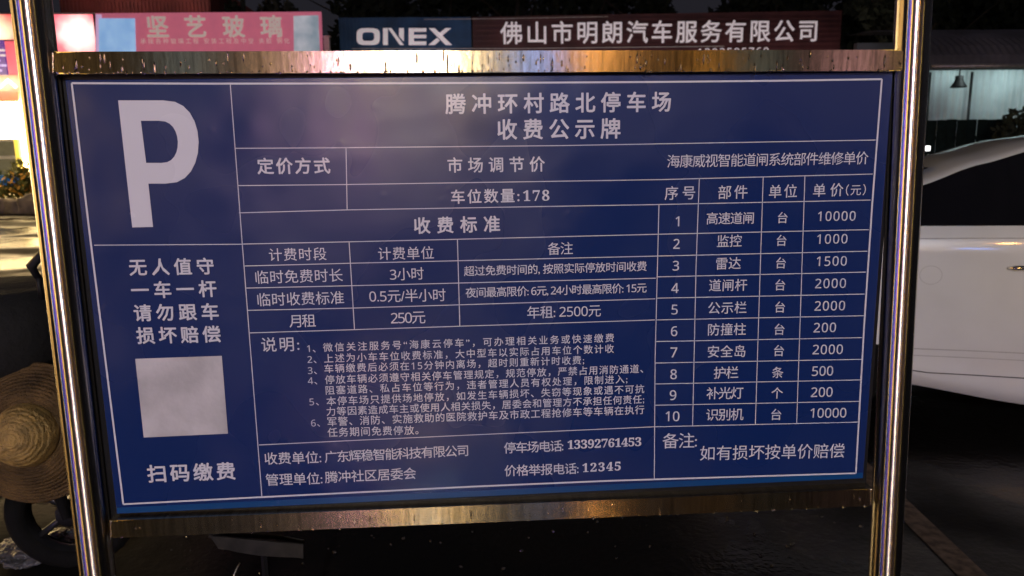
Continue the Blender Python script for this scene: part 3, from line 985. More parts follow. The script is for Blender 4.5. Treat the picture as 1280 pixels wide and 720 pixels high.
# ================================================================== WORKSHOP WITH LONG FASCIA
def workshop():
    Y = 30.0
    t = thing('vehicle_workshop', 'long workshop with blue and maroon ribbed fascia behind the top rail', 'building', (at(740, 40, Y).x, Y, 0))
    zt, zb = lambda px, py: at(px, py, Y).z, None
    xa, xm, xb = at(424, 40, Y).x, at(590, 40, Y).x, at(1051, 40, Y).x
    ztA, ztM, ztB = at(424, 22, Y).z, at(590, 21, Y).z, at(1051, 13, Y).z
    wl = mat('workshop_wall', (.07, .065, .06), .8, noise=.3, bump=.2)
    zlow = at(740, 84, Y).z
    box('wall', (xa, xb, Y + .2, Y + 9, 0, min(ztA, ztB) - .3), wl, t)
    bl = mat('blue_cladding', (.018, .07, .17), .55, noise=.3, nscale=1.2)
    br = mat('maroon_cladding_sheet', (.075, .022, .024), .55, noise=.3, nscale=1.0)
    def ribbed(x0, x1, z0a, z0b, z1, m, horiz):
        bm = bmesh.new()
        prism(bm, [(x0, z1), (x0, z0a), (x1, z0b), (x1, z1)], Y, Y + .18)
        f = put('fascia', bm, m, t)
        bm = bmesh.new()
        if horiz:
            n = 10
            for k in range(n):
                z = z1 + (min(z0a, z0b) - z1) * (k + .5) / n
                bx(bm, x0 + .02, x1 - .02, Y - .03, Y - .001, z - .035, z + .035)
        else:
            n = 34
            for k in range(n):
                x = x0 + (x1 - x0) * (k + .5) / n
                bx(bm, x - .035, x + .035, Y - .03, Y - .001, z1 + .02, min(z0a, z0b) - .02)
        q = put('fascia_rib', bm, m, f)
        q['kind'] = 'stuff'
        return f
    f1 = ribbed(xa, xm - .03, ztA, ztM, zlow, bl, False)
    f2 = ribbed(xm + .03, xb, ztM, ztB, zlow, br, True)
    pal = mat('pale_trim', (.55, .50, .48), .5, noise=.2)
    tr = lambda pts, wd: line(pts, wd, pal, t, Y=Y, proud=.05, name='trim_strip')
    tr([(530, 24.5), (625, 23.5), (760, 21)], .022)
    tr([(440, 61), (640, 61), (905, 58)], .028)
    ltm = mat('fascia_letters_glow', (.80, .74, .76), .5, emis=(.8, .70, .74), es=.33, noise=.06)  # weak emission put into the letters so they look lit
    lettering("佛山市明朗汽车服务有限公司", 625.5, 41.5, 1020, 38.5, 28, ltm, f2, Y=Y, bold=.014, proud=.05, depth=.03)
    lettering("1392595769", 872, 65.8, 960, 64.3, 10, ltm, f2, Y=Y, bold=.01, proud=.05)
    # wide block lettering O N E X in strokes
    bm = bmesh.new()
    def poly(pts):
        prism(bm, [(at(x, y, Y).x, at(x, y, Y).z) for x, y in pts], Y - .08, Y - .05)
    yt, yb = 35.5, 56.5
    def ring(cx, cy, rx, ry, th, thy, n=28):
        o, i2 = [], []
        for k in range(n):
            a = math.tau * k / n
            e = .55
            ca, sa = math.copysign(abs(math.cos(a)) ** e, math.cos(a)), math.copysign(abs(math.sin(a)) ** e, math.sin(a))
            o.append((cx + rx * ca, cy + ry * sa))
            i2.append((cx + (rx - th) * ca, cy + (ry - thy) * sa))
        for k in range(n):
            k2 = (k + 1) % n
            poly([o[k], o[k2], i2[k2], i2[k]])
    ring(460.5, 46, 14.5, 10.5, 7, 5)
    poly([(479, yt), (485, yt), (485, yb), (479, yb)])
    poly([(485.0, yt), (489.5, yt), (505, yb), (500, yb)])
    poly([(499, yt), (505, yt), (505, yb - 4), (499, yb - 11)])
    poly([(511, yt), (517.5, yt), (517.5, yb), (511, yb)])
    for a, b in ((yt, yt + 4.5), (43.8, 48), (yb - 4.5, yb)):
        poly([(517.6, a), (533, a), (533, b), (517.6, b)])
    poly([(536, yt), (543.5, yt), (565, yb), (557, yb)])
    poly([(557, yt), (564, yt), (552, 45.5), (548.6, 42)])
    poly([(546.4, 47.4), (549.8, 51), (543.5, yb), (535.5, yb)])
    bmesh.ops.remove_doubles(bm, verts=bm.verts, dist=.0005)
    put('lettering', bm, ltm, f1)
    lettering("汽车美容 钣金喷漆 保养", 452, 68.0, 565, 67.5, 11, ltm, f1, Y=Y, bold=.005, proud=.05)
    # shutters below
    sm = mat('shutter_grey', (.14, .14, .15), .5, .5, noise=.2)
    n = 5
    for k in range(n):
        x0 = xa + (xb - xa) * k / n + .4
        x1 = xa + (xb - xa) * (k + 1) / n - .4
        bm = bmesh.new()
        for j in range(18):
            bx(bm, x0, x1, Y + .08, Y + .14 + .03 * (j % 2), .05 + j * .2, .24 + j * .2)
        put('roller_shutter', bm, sm, t)
    for k, px in enumerate((480, 560, 660, 760, 860, 960, 1040)):  # floodlights added out of sight to brighten the fascia
        x = at(px, 70, Y).x
        z = 3.2
        f = thing('added_flood_light', 'small added bracket floodlight under the ' + ('left half of the blue fascia','right half of the blue fascia','left end of the maroon fascia','third and fourth characters of the maroon fascia','middle of the maroon fascia','last characters of the maroon fascia','right end of the maroon fascia')[k], 'floodlight', (x, Y, z), 0, 'added floodlights below the workshop fascia')
        bm = bmesh.new()
        tube(bm, [(x, Y + .1, z), (x, Y - 1.6, z)], .025, 6)
        put('bracket', bm, M['dark_metal'], f)
        box('housing', (x - .16, x + .16, Y - 1.7, Y - 1.5, z + .02, z + .12), M['dark_metal'], f)
        lamp((x, Y - 1.6, z + .2), 75 if k < 6 else 40, (1, .85, .8), spot=150, aim=(x, Y, z + 3), parent=f)
workshop()

# ================================================================== TREES BEHIND
def tree(x, y, h, r, label, n=2200):
    t = thing('broadleaf_tree', label, 'tree', (x, y, 0), 0, 'dark trees behind the workshop and shed')
    bk = M.setdefault('bark', mat('bark', (.06, .045, .03), .9, noise=.3, bump=.5))
    lf = M.setdefault('night_leaf', mat('night_leaf', (.02, .026, .012), .8, noise=.4, nscale=3))
    bm = bmesh.new()
    tube(bm, [(x, y, 0), (x + .1, y, h * .3), (x - .1, y + .1, h * .6), (x, y, h * .85)], [.28, .22, .14, .04], 8)
    for k in range(7):
        a = k * 2.4
        z0 = h * (.3 + .07 * k)
        tube(bm, [(x, y, z0), (x + math.cos(a) * r * .35, y + math.sin(a) * r * .35, z0 + h * .12), (x + math.cos(a) * r * .8, y + math.sin(a) * r * .8, z0 + h * .2)], [.09, .06, .02], 6)
    put('trunk', bm, bk, t, True)
    bm = bmesh.new()
    for k in range(14):
        a = random.random() * math.tau
        q = random.uniform(.1, .75)
        c = (x + math.cos(a) * r * q, y + math.sin(a) * r * q * .7, h * random.uniform(.42, .93))
        s = random.uniform(.28, .45) * r
        leaf_cloud(bm, c, (s, s, s * .8), n // 14, .26)
    put('crown', bm, lf, t)
TREE_LABELS = ['dark leafy tree above the left end of the blue fascia', 'dark leafy tree above the right end of the blue fascia',
               'dark leafy tree above the first character on the maroon fascia', 'dark leafy tree above the fourth character on the maroon fascia',
               'narrow dark tree just left of the pale gap of sky', 'dark tree just right of the pale gap of sky',
               'dark leafy tree above the last characters on the maroon fascia', 'dark leafy tree between the maroon fascia and the right post',
               'dark leafy tree behind the left end of the curved shed roof', 'dark leafy tree behind the right end of the curved shed roof',
               'dark tree beyond the right edge of the shed roof', 'smaller dark tree in the gap between maroon fascia and right post']
for k, (px, y, h, r) in enumerate(((475, 37, 11, 4.0), (560, 38, 13, 4.5), (650, 37, 12, 4.5), (735, 39, 13.5, 4.6), (802, 38, 11.5, 3.0), (935, 38, 12.5, 3.6),
                                   (1010, 39, 13, 4.4), (1090, 37, 12, 4.4), (1170, 36, 12, 4.6), (1255, 38, 13, 4.6), (1340, 36, 12, 4.6), (1125, 30, 9.5, 2.4))):
    tree(at(px, 100, y).x, y, h, r, TREE_LABELS[k], 5200)

# ================================================================== RIGHT: SHED AND FENCE
def shed():
    Y = 18.5
    x0, x1 = at(1150, 100, Y).x, at(1420, 100, Y).x
    zt, zb = at(1220, 90, Y).z, at(1220, 152, Y).z
    t = thing('corrugated_shed', 'long shed with curved dark roof and lit pale cyan corrugated wall', 'shed', ((x0 + x1) / 2, Y, 0))
    m = mat('cyan_sheet', (.50, .60, .62), .6, noise=.12, nscale=1.5)
    bm = bmesh.new()
    n = int((x1 - x0) / .05)
    prev = None
    for i in range(n + 1):
        x = x0 + (x1 - x0) * i / n
        y = Y + (0, .0, .03, .03)[i % 4]
        c = (bm.verts.new((x, y, 1.0)), bm.verts.new((x, y, zt + .05)))
        if prev:
            bm.faces.new((prev[0], c[0], c[1], prev[1]))
        prev = c
    wl = put('corrugated_wall', bm, m, t)
    # curved roof
    rm = mat('roof_sheet', (.16, .15, .17), .6, .3, noise=.3, nscale=1.0)
    bm = bmesh.new()
    nn = int((x1 - x0) / .09)
    rows = []
    for j in range(9):
        a = j / 8 * math.pi * .5
        yy = Y - .9 + 4.5 * (1 - math.cos(a))
        zz = zt + .08 + 1.35 * math.sin(a)
        rows.append([bm.verts.new((x0 - .3 + (x1 - x0 + .6) * i / nn, yy, zz + (.025 if i % 2 else 0))) for i in range(nn + 1)])
    for a, b in zip(rows, rows[1:]):
        for i in range(nn):
            bm.faces.new((a[i], a[i + 1], b[i + 1], b[i]))
    put('curved_roof', bm, rm, t)
    gt = mat('gutter_metal', (.30, .28, .28), .4, .4, noise=.2)
    bm = bmesh.new()
    tube(bm, [(x0 - .3, Y - .95, zt + .06), (x1 + .3, Y - .95, zt + .06)], .055, 10)
    put('gutter', bm, gt, t, True)
    box('rear_wall', (x0, x1, Y + 3.4, Y + 3.6, 0, zt + 1.2), rm, t)
    for px in (1160, 1212, 1300, 1390):
        x = at(px, 110, Y).x
        bm = bmesh.new()
        tube(bm, [(x, Y - .05, 0), (x, Y - .05, zt)], .035, 8)
        put('post', bm, M['dark_metal'], t, True)
    # strip lights under the eave, hidden behind the gutter lip
    for k in range(4):
        x = x0 + (x1 - x0) * (k + .5) / 4
        f = thing('strip_light', ('leftmost','second from left','second from right','rightmost')[k] + ' slim tube light under the eave of the corrugated shed', 'light', (x, Y - .7, zt), 0, 'tube lights under the shed eave')
        box('tube', (x - .6, x + .6, Y - .74, Y - .68, zt + .06, zt + .10), emit('tube_glow', (.8, 1, 1), 4), f)
        box('reflector', (x - .62, x + .62, Y - .76, Y - .66, zt + .101, zt + .13), M['dark_metal'], f)
        lamp((x, Y - .85, zt + .02), 27, (.80, 1, .97), spot=150, aim=(x, Y + .6, zt - 1.0), parent=f, radius=.3)
    # black bell lamp
    c = at(1199, 100, Y - .6)
    f = thing('pendant_lamp', 'unlit black bell-shaped lamp hanging before the cyan wall', 'lamp', (c.x, Y - .6, c.z))
    bm = bmesh.new()
    lathe(bm, [(.20, -.19), (.185, -.15), (.12, -.05), (.10, .02), (.10, .11), (0.0, .115)], 20, Matrix.Translation((c.x, Y - .6, c.z)))
    put('bell_shade', bm, M['black'], f, True)
    bm = bmesh.new()
    tube(bm, [(c.x, Y - .6, c.z + .05), (c.x, Y - .6, zt + .1)], .02, 6)
    put('rod', bm, M['black'], f)
    # fence in front
    Yf = 13.0
    xa, xb = at(1080, 180, Yf).x, at(1500, 180, Yf).x
    zf = at(1220, 149, Yf).z
    fe = thing('board_fence', 'dark green solid board fence below the corrugated shed', 'fence', ((xa + xb) / 2, Yf, 0))
    fm = mat('green_board', (.006, .014, .012), .7, noise=.3, spec=.2)
    n = 34
    first = None
    wd = (xb - xa) / n
    for k in range(n):
        if first is None:
            bm = bmesh.new()
            bx(bm, -wd / 2 + .006, wd / 2 - .006, -.012, .012, .05, zf, .003)
            o = put('fence_board', bm, fm, fe, local=True)
            first = o
        else:
            o = first.copy()
            COL.objects.link(o)
            o.parent = fe
        o.location = (xa + wd * (k + .5) - fe.location.x, random.uniform(-.01, .01), random.uniform(-.015, .01))
    for z in (.4, 1.6):
        box('rail', (xa, xb, Yf + .026, Yf + .07, z, z + .08), fm, fe)
    # square white lamp on the fence
    c = at(1160, 185.5, Yf - .1)
    f = thing('fence_lamp', 'tiny square white lamp shining on the dark fence', 'light', (c.x, Yf - .1, c.z))
    box('lamp_face', (c.x - .04, c.x + .04, Yf - .11, Yf - .08, c.z - .045, c.z + .045), emit('small_white', (1, 1, 1), 3.0), f, .004)
    box('lamp_back', (c.x - .05, c.x + .05, Yf - .079, Yf - .012, c.z - .055, c.z + .055), M['black'], f)
    # bush top right
    c = at(1275, 142, 12)
    t2 = thing('dark_bush', 'dark bush rising over the fence at the right edge', 'bush', (c.x, 12, 0))
    bm = bmesh.new()
    leaf_cloud(bm, (c.x + .1, 12, c.z - .35), (.55, .4, .5), 700, .07)
    leaf_cloud(bm, (c.x + .2, 12, 1.2), (.6, .4, 1.0), 900, .08)
    put('foliage', bm, M['night_leaf'], t2)
    bm = bmesh.new()
    tube(bm, [(c.x, 12, 0), (c.x + .05, 12, 1.8)], [.05, .02], 6)
    put('stem', bm, M['bark'], t2)
shed()

# ================================================================== WHITE CAR
def car():
    ang = R(-20)
    W2 = .88
    fx, fy = math.cos(ang), math.sin(ang)
    lx, ly = -math.sin(ang), math.cos(ang)
    # side plane passes (2.40, 2.35); local origin x=0 there, y=-W2
    ox, oy = 2.40 + lx * W2, 2.35 + ly * W2
    t = thing('parked_car', 'white car parked behind the right post, dark windows', 'car', (ox, oy, 0), ang)
    def lerp(tab, s):
        if s <= tab[0][0]:
            return tab[0][1]
        for (a, va), (b, vb) in zip(tab, tab[1:]):
            if s <= b:
                u = (s - a) / (b - a)
                u = u * u * (3 - 2 * u) * .35 + u * .65
                return va + (vb - va) * u
        return tab[-1][1]
    roof = [(-1.15, 1.03), (-.98, 1.10), (-.62, 1.17), (-.3, 1.275), (0.0, 1.385), (.3, 1.50), (.6, 1.585), (1.0, 1.64), (1.5, 1.66), (1.9, 1.60), (2.3, 1.40), (2.7, 1.14), (3.1, 1.02), (3.42, .86), (3.5, .70)]
    belt = [(-1.15, .98), (-.98, 1.08), (-.62, 1.13), (0, 1.15), (1.0, 1.165), (2.0, 1.12), (2.6, 1.07), (3.1, .97), (3.42, .82), (3.5, .68)]
    sill = [(-1.15, .42), (-.9, .32), (-.1, .255), (.6, .165), (1.5, .16), (3.1, .20), (3.5, .36)]
    half = [(-1.15, .62), (-1.0, .78), (-.6, .865), (0, .88), (2.2, .88), (2.9, .85), (3.3, .74), (3.5, .52)]
    S_ = [-1.15, -1.12, -1.05, -.95] + [-.85 + i * .075 for i in range(54)] + [3.25, 3.35, 3.44, 3.5]
    def sect(s):
        zr, zb, zs, h = lerp(roof, s), lerp(belt, s), lerp(sill, s), lerp(half, s)
        zr = max(zr, zb + .02)
        tum = min(.26, (zr - zb) * .42)
        H = zb - zs
        L = [(0, zs), (h - .10, zs), (h - .045, zs + .012), (h - .03, zs + .06), (h - .012, zs + .085), (h - .02, zs + .14), (h - .004, zs + .22 * H + .03),
             (h + .006, zs + .45 * H), (h + .004, zs + .68 * H), (h - .008, zs + .83 * H), (h - .006, zs + .86 * H), (h - .03, zs + .95 * H), (h - .052, zb)]
        for k in range(1, 7):
            u = k / 6
            L.append((h - .052 - tum * (u ** 1.2), zb + (zr - zb - .03) * u))
        L += [(h - .052 - tum - .07, zr - .005), ((h - .12 - tum) * .5, zr + .012), (0, zr + .018)]
        return L
    bm = bmesh.new()
    rings = []
    for s in S_:
        L = sect(s)
        ring = [bm.verts.new((s, -y, z)) for y, z in L] + [bm.verts.new((s, y, z)) for y, z in L[-2:0:-1]]
        rings.append(ring)
    wheels = [(-.44, .345), (2.48, .345)]
    for a, b, sa, sb in zip(rings, rings[1:], S_, S_[1:]):
        n = len(a)
        sm_ = (sa + sb) / 2
        for k in range(n):
            q = (a[k], a[(k + 1) % n], b[(k + 1) % n], b[k])
            c = sum((v.co for v in q), Vector()) / 4
            cut = any((c.x - wx) ** 2 + (c.z - .33) ** 2 < .375 ** 2 for wx, _ in wheels) and abs(c.y) > .55
            if cut:
                continue
            bm.faces.new(q)
    bm.faces.new(rings[0])
    bm.faces.new(rings[-1])
    body = put('body', bm, M['car_white'], t, smooth=True, local=True)
    # side windows as dark glass lying proud of the cabin side; white roof arch stays visible above
    def glass(name, s0, s1, side, top_gap, bot_gap, N=16, pane_mat=M['car_glass'], off=.004):
        bm = bmesh.new()
        prev = None
        for i in range(N + 1):
            s = s0 + (s1 - s0) * i / N
            zr, zb, h = max(lerp(roof, s), lerp(belt, s) + .02), lerp(belt, s), lerp(half, s)
            tum = min(.26, (zr - zb) * .42)
            hh = zr - zb - .03
            z0, z1 = zb + bot_gap, zb + hh - top_gap
            if z1 < z0 + .004:
                z1 = z0 + .004
            col = []
            for k in range(7):
                z = z0 + (z1 - z0) * k / 6
                u = max(0.0, (z - zb) / hh) if hh > 0 else 0
                y = h - .052 - tum * u ** 1.2 + off
                col.append(bm.verts.new((s, side * y, z)))
            if prev:
                for k in range(6):
                    bm.faces.new((prev[k], prev[k + 1], col[k + 1], col[k]))
            prev = col
        return put(name, bm, pane_mat, body, smooth=True, local=True)
    for side in (-1, 1):
        glass('window_surround', -.60, 2.36, side, .004, -.012, 40, M['car_glass'], .004)
        glass('window', -.28, .42, side, .022, .012, 14, off=.008)
        glass('window', .44, 1.22, side, .022, .012, 14, off=.008)
        glass('window', 1.28, 2.2, side, .045, .012, 16, off=.008)
    def across(name, s0, s1, w0, w1, m, n=8):
        bm = bmesh.new()
        prev = None
        for i in range(n + 1):
            s = s0 + (s1 - s0) * i / n
            ww = w0 + (w1 - w0) * i / n
            zr = max(lerp(roof, s), lerp(belt, s) + .02)
            hf = lerp(half, s) - .12 - min(.26, (zr - lerp(belt, s)) * .42)
            col = [bm.verts.new((s, y, zr + .026 - .03 * (abs(y) / ww) ** 3 * 0)) for y in (-ww, -ww * .5, 0, ww * .5, ww)]
            if prev:
                for k in range(4):
                    bm.faces.new((prev[k], prev[k + 1], col[k + 1], col[k]))
            prev = col
        return put(name, bm, m, body, smooth=True, local=True)
    across('rear_window', -.58, .1, .62, .50, M['car_glass'])
    across('windscreen', 1.95, 2.66, .50, .66, M['car_glass'])
    # seams, handles, trim
    def sidey(s, z):
        L = sect(s)[1:13]
        for (y0, z0), (y1, z1) in zip(L, L[1:]):
            if z0 <= z <= z1:
                return y0 + (y1 - y0) * (z - z0) / max(1e-6, z1 - z0)
        return lerp(half, s)
    def seam(pts, side, wd=.005):
        bm = bmesh.new()
        P = [Vector((s, side * (sidey(s, z) + .0012), z)) for s, z in pts]
        A, B = [], []
        for i, p in enumerate(P):
            d = (P[min(i + 1, len(P) - 1)] - P[max(i - 1, 0)]).normalized()
            n = Vector((-d.z, 0, d.x)) * wd / 2
            A.append(bm.verts.new(p + n))
            B.append(bm.verts.new(p - n))
        for i in range(len(P) - 1):
            bm.faces.new((A[i], A[i + 1], B[i + 1], B[i]))
        return put('panel_gap', bm, M['seam'], body, local=True)
    def vert(s0, s1, n=12):
        return [(s0 + (s1 - s0) * i / n, 1.12 - (1.12 - .34) * i / n) for i in range(n + 1)]
    for side in (-1, 1):
        seam(vert(1.25, 1.25), side)
        seam(vert(2.15, 2.05), side)
        for zz, wd in ((1.078, .006), (.47, .005), (.43, .004)):
            q = seam([(-.02 + .11 * k, zz + .012 * math.sin(k * .25) - (.02 if zz < 1 else 0) * k / 20) for k in range(20)], side, wd)
            q.name = 'crease_shade_line'
            q.data.materials[0] = M['crease_shade_gap']
        seam([(.0, .345)] + [(.1 + k * .2, .335) for k in range(10)], side, .006)
        q = seam([(.07 + .055 * math.cos(a * math.tau / 20), .885 + .05 * math.sin(a * math.tau / 20)) for a in range(21)], side, .0018)
        q.data.materials[0] = M['crease_shade_gap']
        for hs in (.43, 1.42):
            bm = bmesh.new()
            y = side * (sidey(hs, .935) + .025)
            tube(bm, [(hs, y - side * .022, .932), (hs + .03, y, .938), (hs + .11, y + side * .004, .942), (hs + .19, y, .94), (hs + .215, y - side * .022, .937)], [.008, .013, .014, .013, .008], 10)
            put('door_handle', bm, M['chrome'], body, True, local=True)
        bm = bmesh.new()
        q = bmesh.new()
        bmesh.ops.create_icosphere(q, subdivisions=2, radius=1)
        join(bm, q, Matrix.Translation((2.12, side * 1.0, 1.16)) @ Matrix.Diagonal((.09, .12, .07, 1)))
        put('wing_mirror', bm, M['car_white'], body, True, local=True)
        bm = bmesh.new()
        q = bmesh.new()
        bmesh.ops.create_icosphere(q, subdivisions=2, radius=1)
        join(bm, q, Matrix.Translation((3.27, side * .60, .72)) @ Matrix.Diagonal((.16, .17, .07, 1)))
        put('headlight', bm, M['car_glass'], body, True, local=True)
        bm = bmesh.new()
        q = bmesh.new()
        bmesh.ops.create_icosphere(q, subdivisions=2, radius=1)
        join(bm, q, Matrix.Translation((-1.04, side * .66, .88)) @ Matrix.Diagonal((.10, .16, .06, 1)))
        put('tail_light', bm, M.setdefault('tail', mat('tail_red', (.30, .01, .01), .2, noise=.1)), body, True, local=True)
    # wheels
    for wx, r in wheels:
        for side in (-1, 1):
            rot = Matrix.Translation((wx, side * .76, .335)) @ Matrix.Rotation(R(90) * (1 if side < 0 else -1), 4, 'X')
            bm = bmesh.new()
            lathe(bm, [(.215, -.10), (.30, -.105), (.33, -.08), (.335, 0), (.33, .08), (.30, .105), (.215, .10), (.215, -.10)], 36, rot)
            wh = put('wheel', bm, M['rubber'], t, True, local=True)
            bm = bmesh.new()
            lathe(bm, [(.215, .10), (.20, .085), (.19, .05), (.05, .055), (.045, .08), (0, .082)], 30, rot)
            put('rim', bm, M['chrome'], wh, True, local=True)
            bm = bmesh.new()
            lathe(bm, [(.365, -.25), (.365, .10)], 30, rot)
            put('wheel_well', bm, M['black'], t, True, local=True)
    box('underbody', (-.95, 3.3, -.62, .62, .20, .30), M['black'], t, local=True)
car()

# ================================================================== ELECTRIC SCOOTER AND HAT
def scooter():
    # heading roughly +x; local frame: x forward, z up, origin on the ground below the front wheel axle
    t = thing('electric_scooter', 'black electric scooter in silhouette behind the left post', 'scooter', (-1.60, 1.32, 0), R(8))
    bk = M['black']
    L = dict(local=True)
    bm = bmesh.new()
    tube(bm, [(.0, -.065, .24), (-.06, -.06, .55), (-.14, -.04, .72)], [.02, .024, .026], 10)
    tube(bm, [(.0, .065, .24), (-.06, .06, .55), (-.14, .04, .72)], [.02, .024, .026], 10)
    tube(bm, [(-.12, 0, .62), (-.22, 0, .98)], .022, 10)
    put('front_fork', bm, M['dark_metal'], t, True, **L)
    for wx in (0.0, -1.22):
        rot = Matrix.Translation((wx, 0, .24)) @ Matrix.Rotation(R(90), 4, 'X')
        bm = bmesh.new()
        lathe(bm, [(.16, -.04), (.21, -.045), (.235, -.02), (.24, 0), (.235, .02), (.21, .045), (.16, .04), (.16, -.04)], 32, rot)
        wh = put('wheel', bm, M['rubber'], t, True, **L)
        bm = bmesh.new()
        lathe(bm, [(.16, -.03), (.15, 0), (.16, .03)], 28, rot)
        for k in range(5):
            a = k * math.tau / 5
            tube(bm, [(wx, 0, .24), (wx + .155 * math.cos(a), 0, .24 + .155 * math.sin(a))], .014, 6)
        lathe(bm, [(0, -.045), (.05, -.045), (.05, .045), (0, .045)], 16, rot)
        put('rim', bm, M['dark_metal'], wh, True, **L)
    # fender
    bm = bmesh.new()
    prev = None
    for i in range(13):
        a = R(20 + i * 11)
        col = [bm.verts.new((math.cos(a) * r, y, .24 + math.sin(a) * r)) for y, r in ((-.07, .25), (-.05, .275), (0, .285), (.05, .275), (.07, .25))]
        if prev:
            for k in range(4):
                bm.faces.new((prev[k], prev[k + 1], col[k + 1], col[k]))
        prev = col
    put('mudguard', bm, bk, t, True, **L)
    # leg shield / headset covered in a black quilted apron
    def shell(rows, name, m=bk):
        bm = bmesh.new()
        prev = None
        for z, x0, x1, hw in rows:
            ring = []
            for k in range(20):
                a = k / 20 * math.tau
                e = .6
                ca, sa = math.copysign(abs(math.cos(a)) ** e, math.cos(a)), math.copysign(abs(math.sin(a)) ** e, math.sin(a))
                ring.append(bm.verts.new(((x0 + x1) / 2 + (x1 - x0) / 2 * ca, hw * sa, z)))
            if prev:
                for k in range(20):
                    bm.faces.new((prev[k], prev[(k + 1) % 20], ring[(k + 1) % 20], ring[k]))
            else:
                bm.faces.new(ring)
            prev = ring
        bm.faces.new(prev)
        return put(name, bm, m, t, True, **L)
    shell([(.30, -.42, -.26, .16), (.45, -.36, -.16, .20), (.62, -.32, -.06, .23), (.78, -.34, -.02, .25), (.86, -.36, .03, .27)], 'leg_shield')
    shell([(.84, -.40, .06, .30), (.92, -.50, .12, .36), (1.02, -.50, .13, .37), (1.10, -.44, .11, .34), (1.135, -.34, .04, .22)], 'wind_apron',
          mat('apron_cloth', (.004, .004, .004), .9, noise=.3, bump=.4, bscale=30))
    shell([(.26, -.98, -.40, .14), (.30, -1.0, -.38, .15), (.33, -.98, -.40, .14)], 'floorboard')
    shell([(.30, -1.38, -.95, .14), (.5, -1.45, -.86, .17), (.68, -1.52, -.80, .17), (.72, -1.5, -.8, .16)], 'rear_cowl')
    shell([(.72, -1.5, -.76, .15), (.78, -1.54, -.74, .17), (.83, -1.5, -.78, .14)], 'seat', M['rubber'])
    shell([(.84, -1.75, -1.4, .17), (1.1, -1.78, -1.38, .19), (1.16, -1.7, -1.44, .14)], 'top_box')
    bm = bmesh.new()
    tube(bm, [(-.30, -.36, 1.06), (-.24, -.2, 1.03), (-.22, 0, 1.0), (-.24, .2, 1.03), (-.30, .36, 1.06)], .014, 8)
    put('handlebar', bm, M['dark_metal'], t, True, **L)
    for s in (-1, 1):
        bm = bmesh.new()
        tube(bm, [(-.30, s * .28, 1.055), (-.33, s * .40, 1.07)], .02, 10)
        put('grip', bm, M['rubber'], t, True, **L)
    # mirrors on bent stalks
    for s in (-1, 1):
        bm = bmesh.new()
        x = .09
        tube(bm, [(x - .03, s * .20, 1.10), (x - .032, s * .20, 1.15), (x - .03, s * .20, 1.185)], [.014, .008, .014], 8)
        tube(bm, [(x - .03, s * .20, 1.18), (x - .05, s * .20, 1.225), (x + .02, s * .21, 1.30), (x + .05, s * .21, 1.35)], [.012, .017, .012, .009], 8)
        mi = put('mirror_stalk', bm, bk, t, True, **L)
        bm = bmesh.new()
        q = bmesh.new()
        bmesh.ops.create_icosphere(q, subdivisions=2, radius=1)
        join(bm, q, Matrix.Translation((x + .10, s * .21, 1.38)) @ Matrix.Diagonal((.07, .015, .045, 1)))
        put('mirror', bm, bk, mi, True, **L)
    bm = bmesh.new()
    lathe(bm, [(.06, 0), (.062, .02), (.05, .04), (0, .05)], 20, alongz((.12, 0, .93), (1, 0, .93)))
    put('headlight', bm, M['car_glass'], t, True, **L)
scooter()

def hat():
    c = at(36, 543, 0.93)
    ax = Vector((0.10, -1.0, 0.24)).normalized()
    R0 = .232
    t = thing('straw_hat', 'round golden straw hat hung on the black scooter beside the left post', 'hat', c)
    m = Matrix.Translation(c) @ Vector((0, 0, 1)).rotation_difference(ax).to_matrix().to_4x4()
    def ridge(r):
        return .0022 * math.sin(r * 560) + .0008 * math.sin(r * 211)
    crown = [(r, .115 * math.sqrt(max(0, 1 - (r / .104) ** 2)) + .012 + ridge(r)) for r in [.1035 * math.sin(k / 46 * math.pi / 2) for k in range(47)]]
    brim = []
    for k in range(70):
        u = k / 69
        r = .100 + (R0 - .100) * u
        brim.append((r, .016 + .012 * math.sin(u * 5.5) - .045 * u ** 1.4 + ridge(r)))
    brim += [(r, z - .006) for r, z in brim[::-6]]
    for nm, prof, mt, seg in (('crown', crown, M['straw'], 80), ('brim', brim, M['shaded_straw'], 96)):
        bm = bmesh.new()
        lathe(bm, prof, seg, m)
        for v in bm.verts:
            d = (v.co - c)
            an = math.atan2(d.z, d.x)
            q = d.length / R0
            v.co += ax * (.013 * math.sin(2 * an + 1) * q ** 2 + .005 * math.sin(7 * an) * q ** 3) + (d * .012 * math.sin(4 * an + .6))
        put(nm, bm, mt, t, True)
hat()

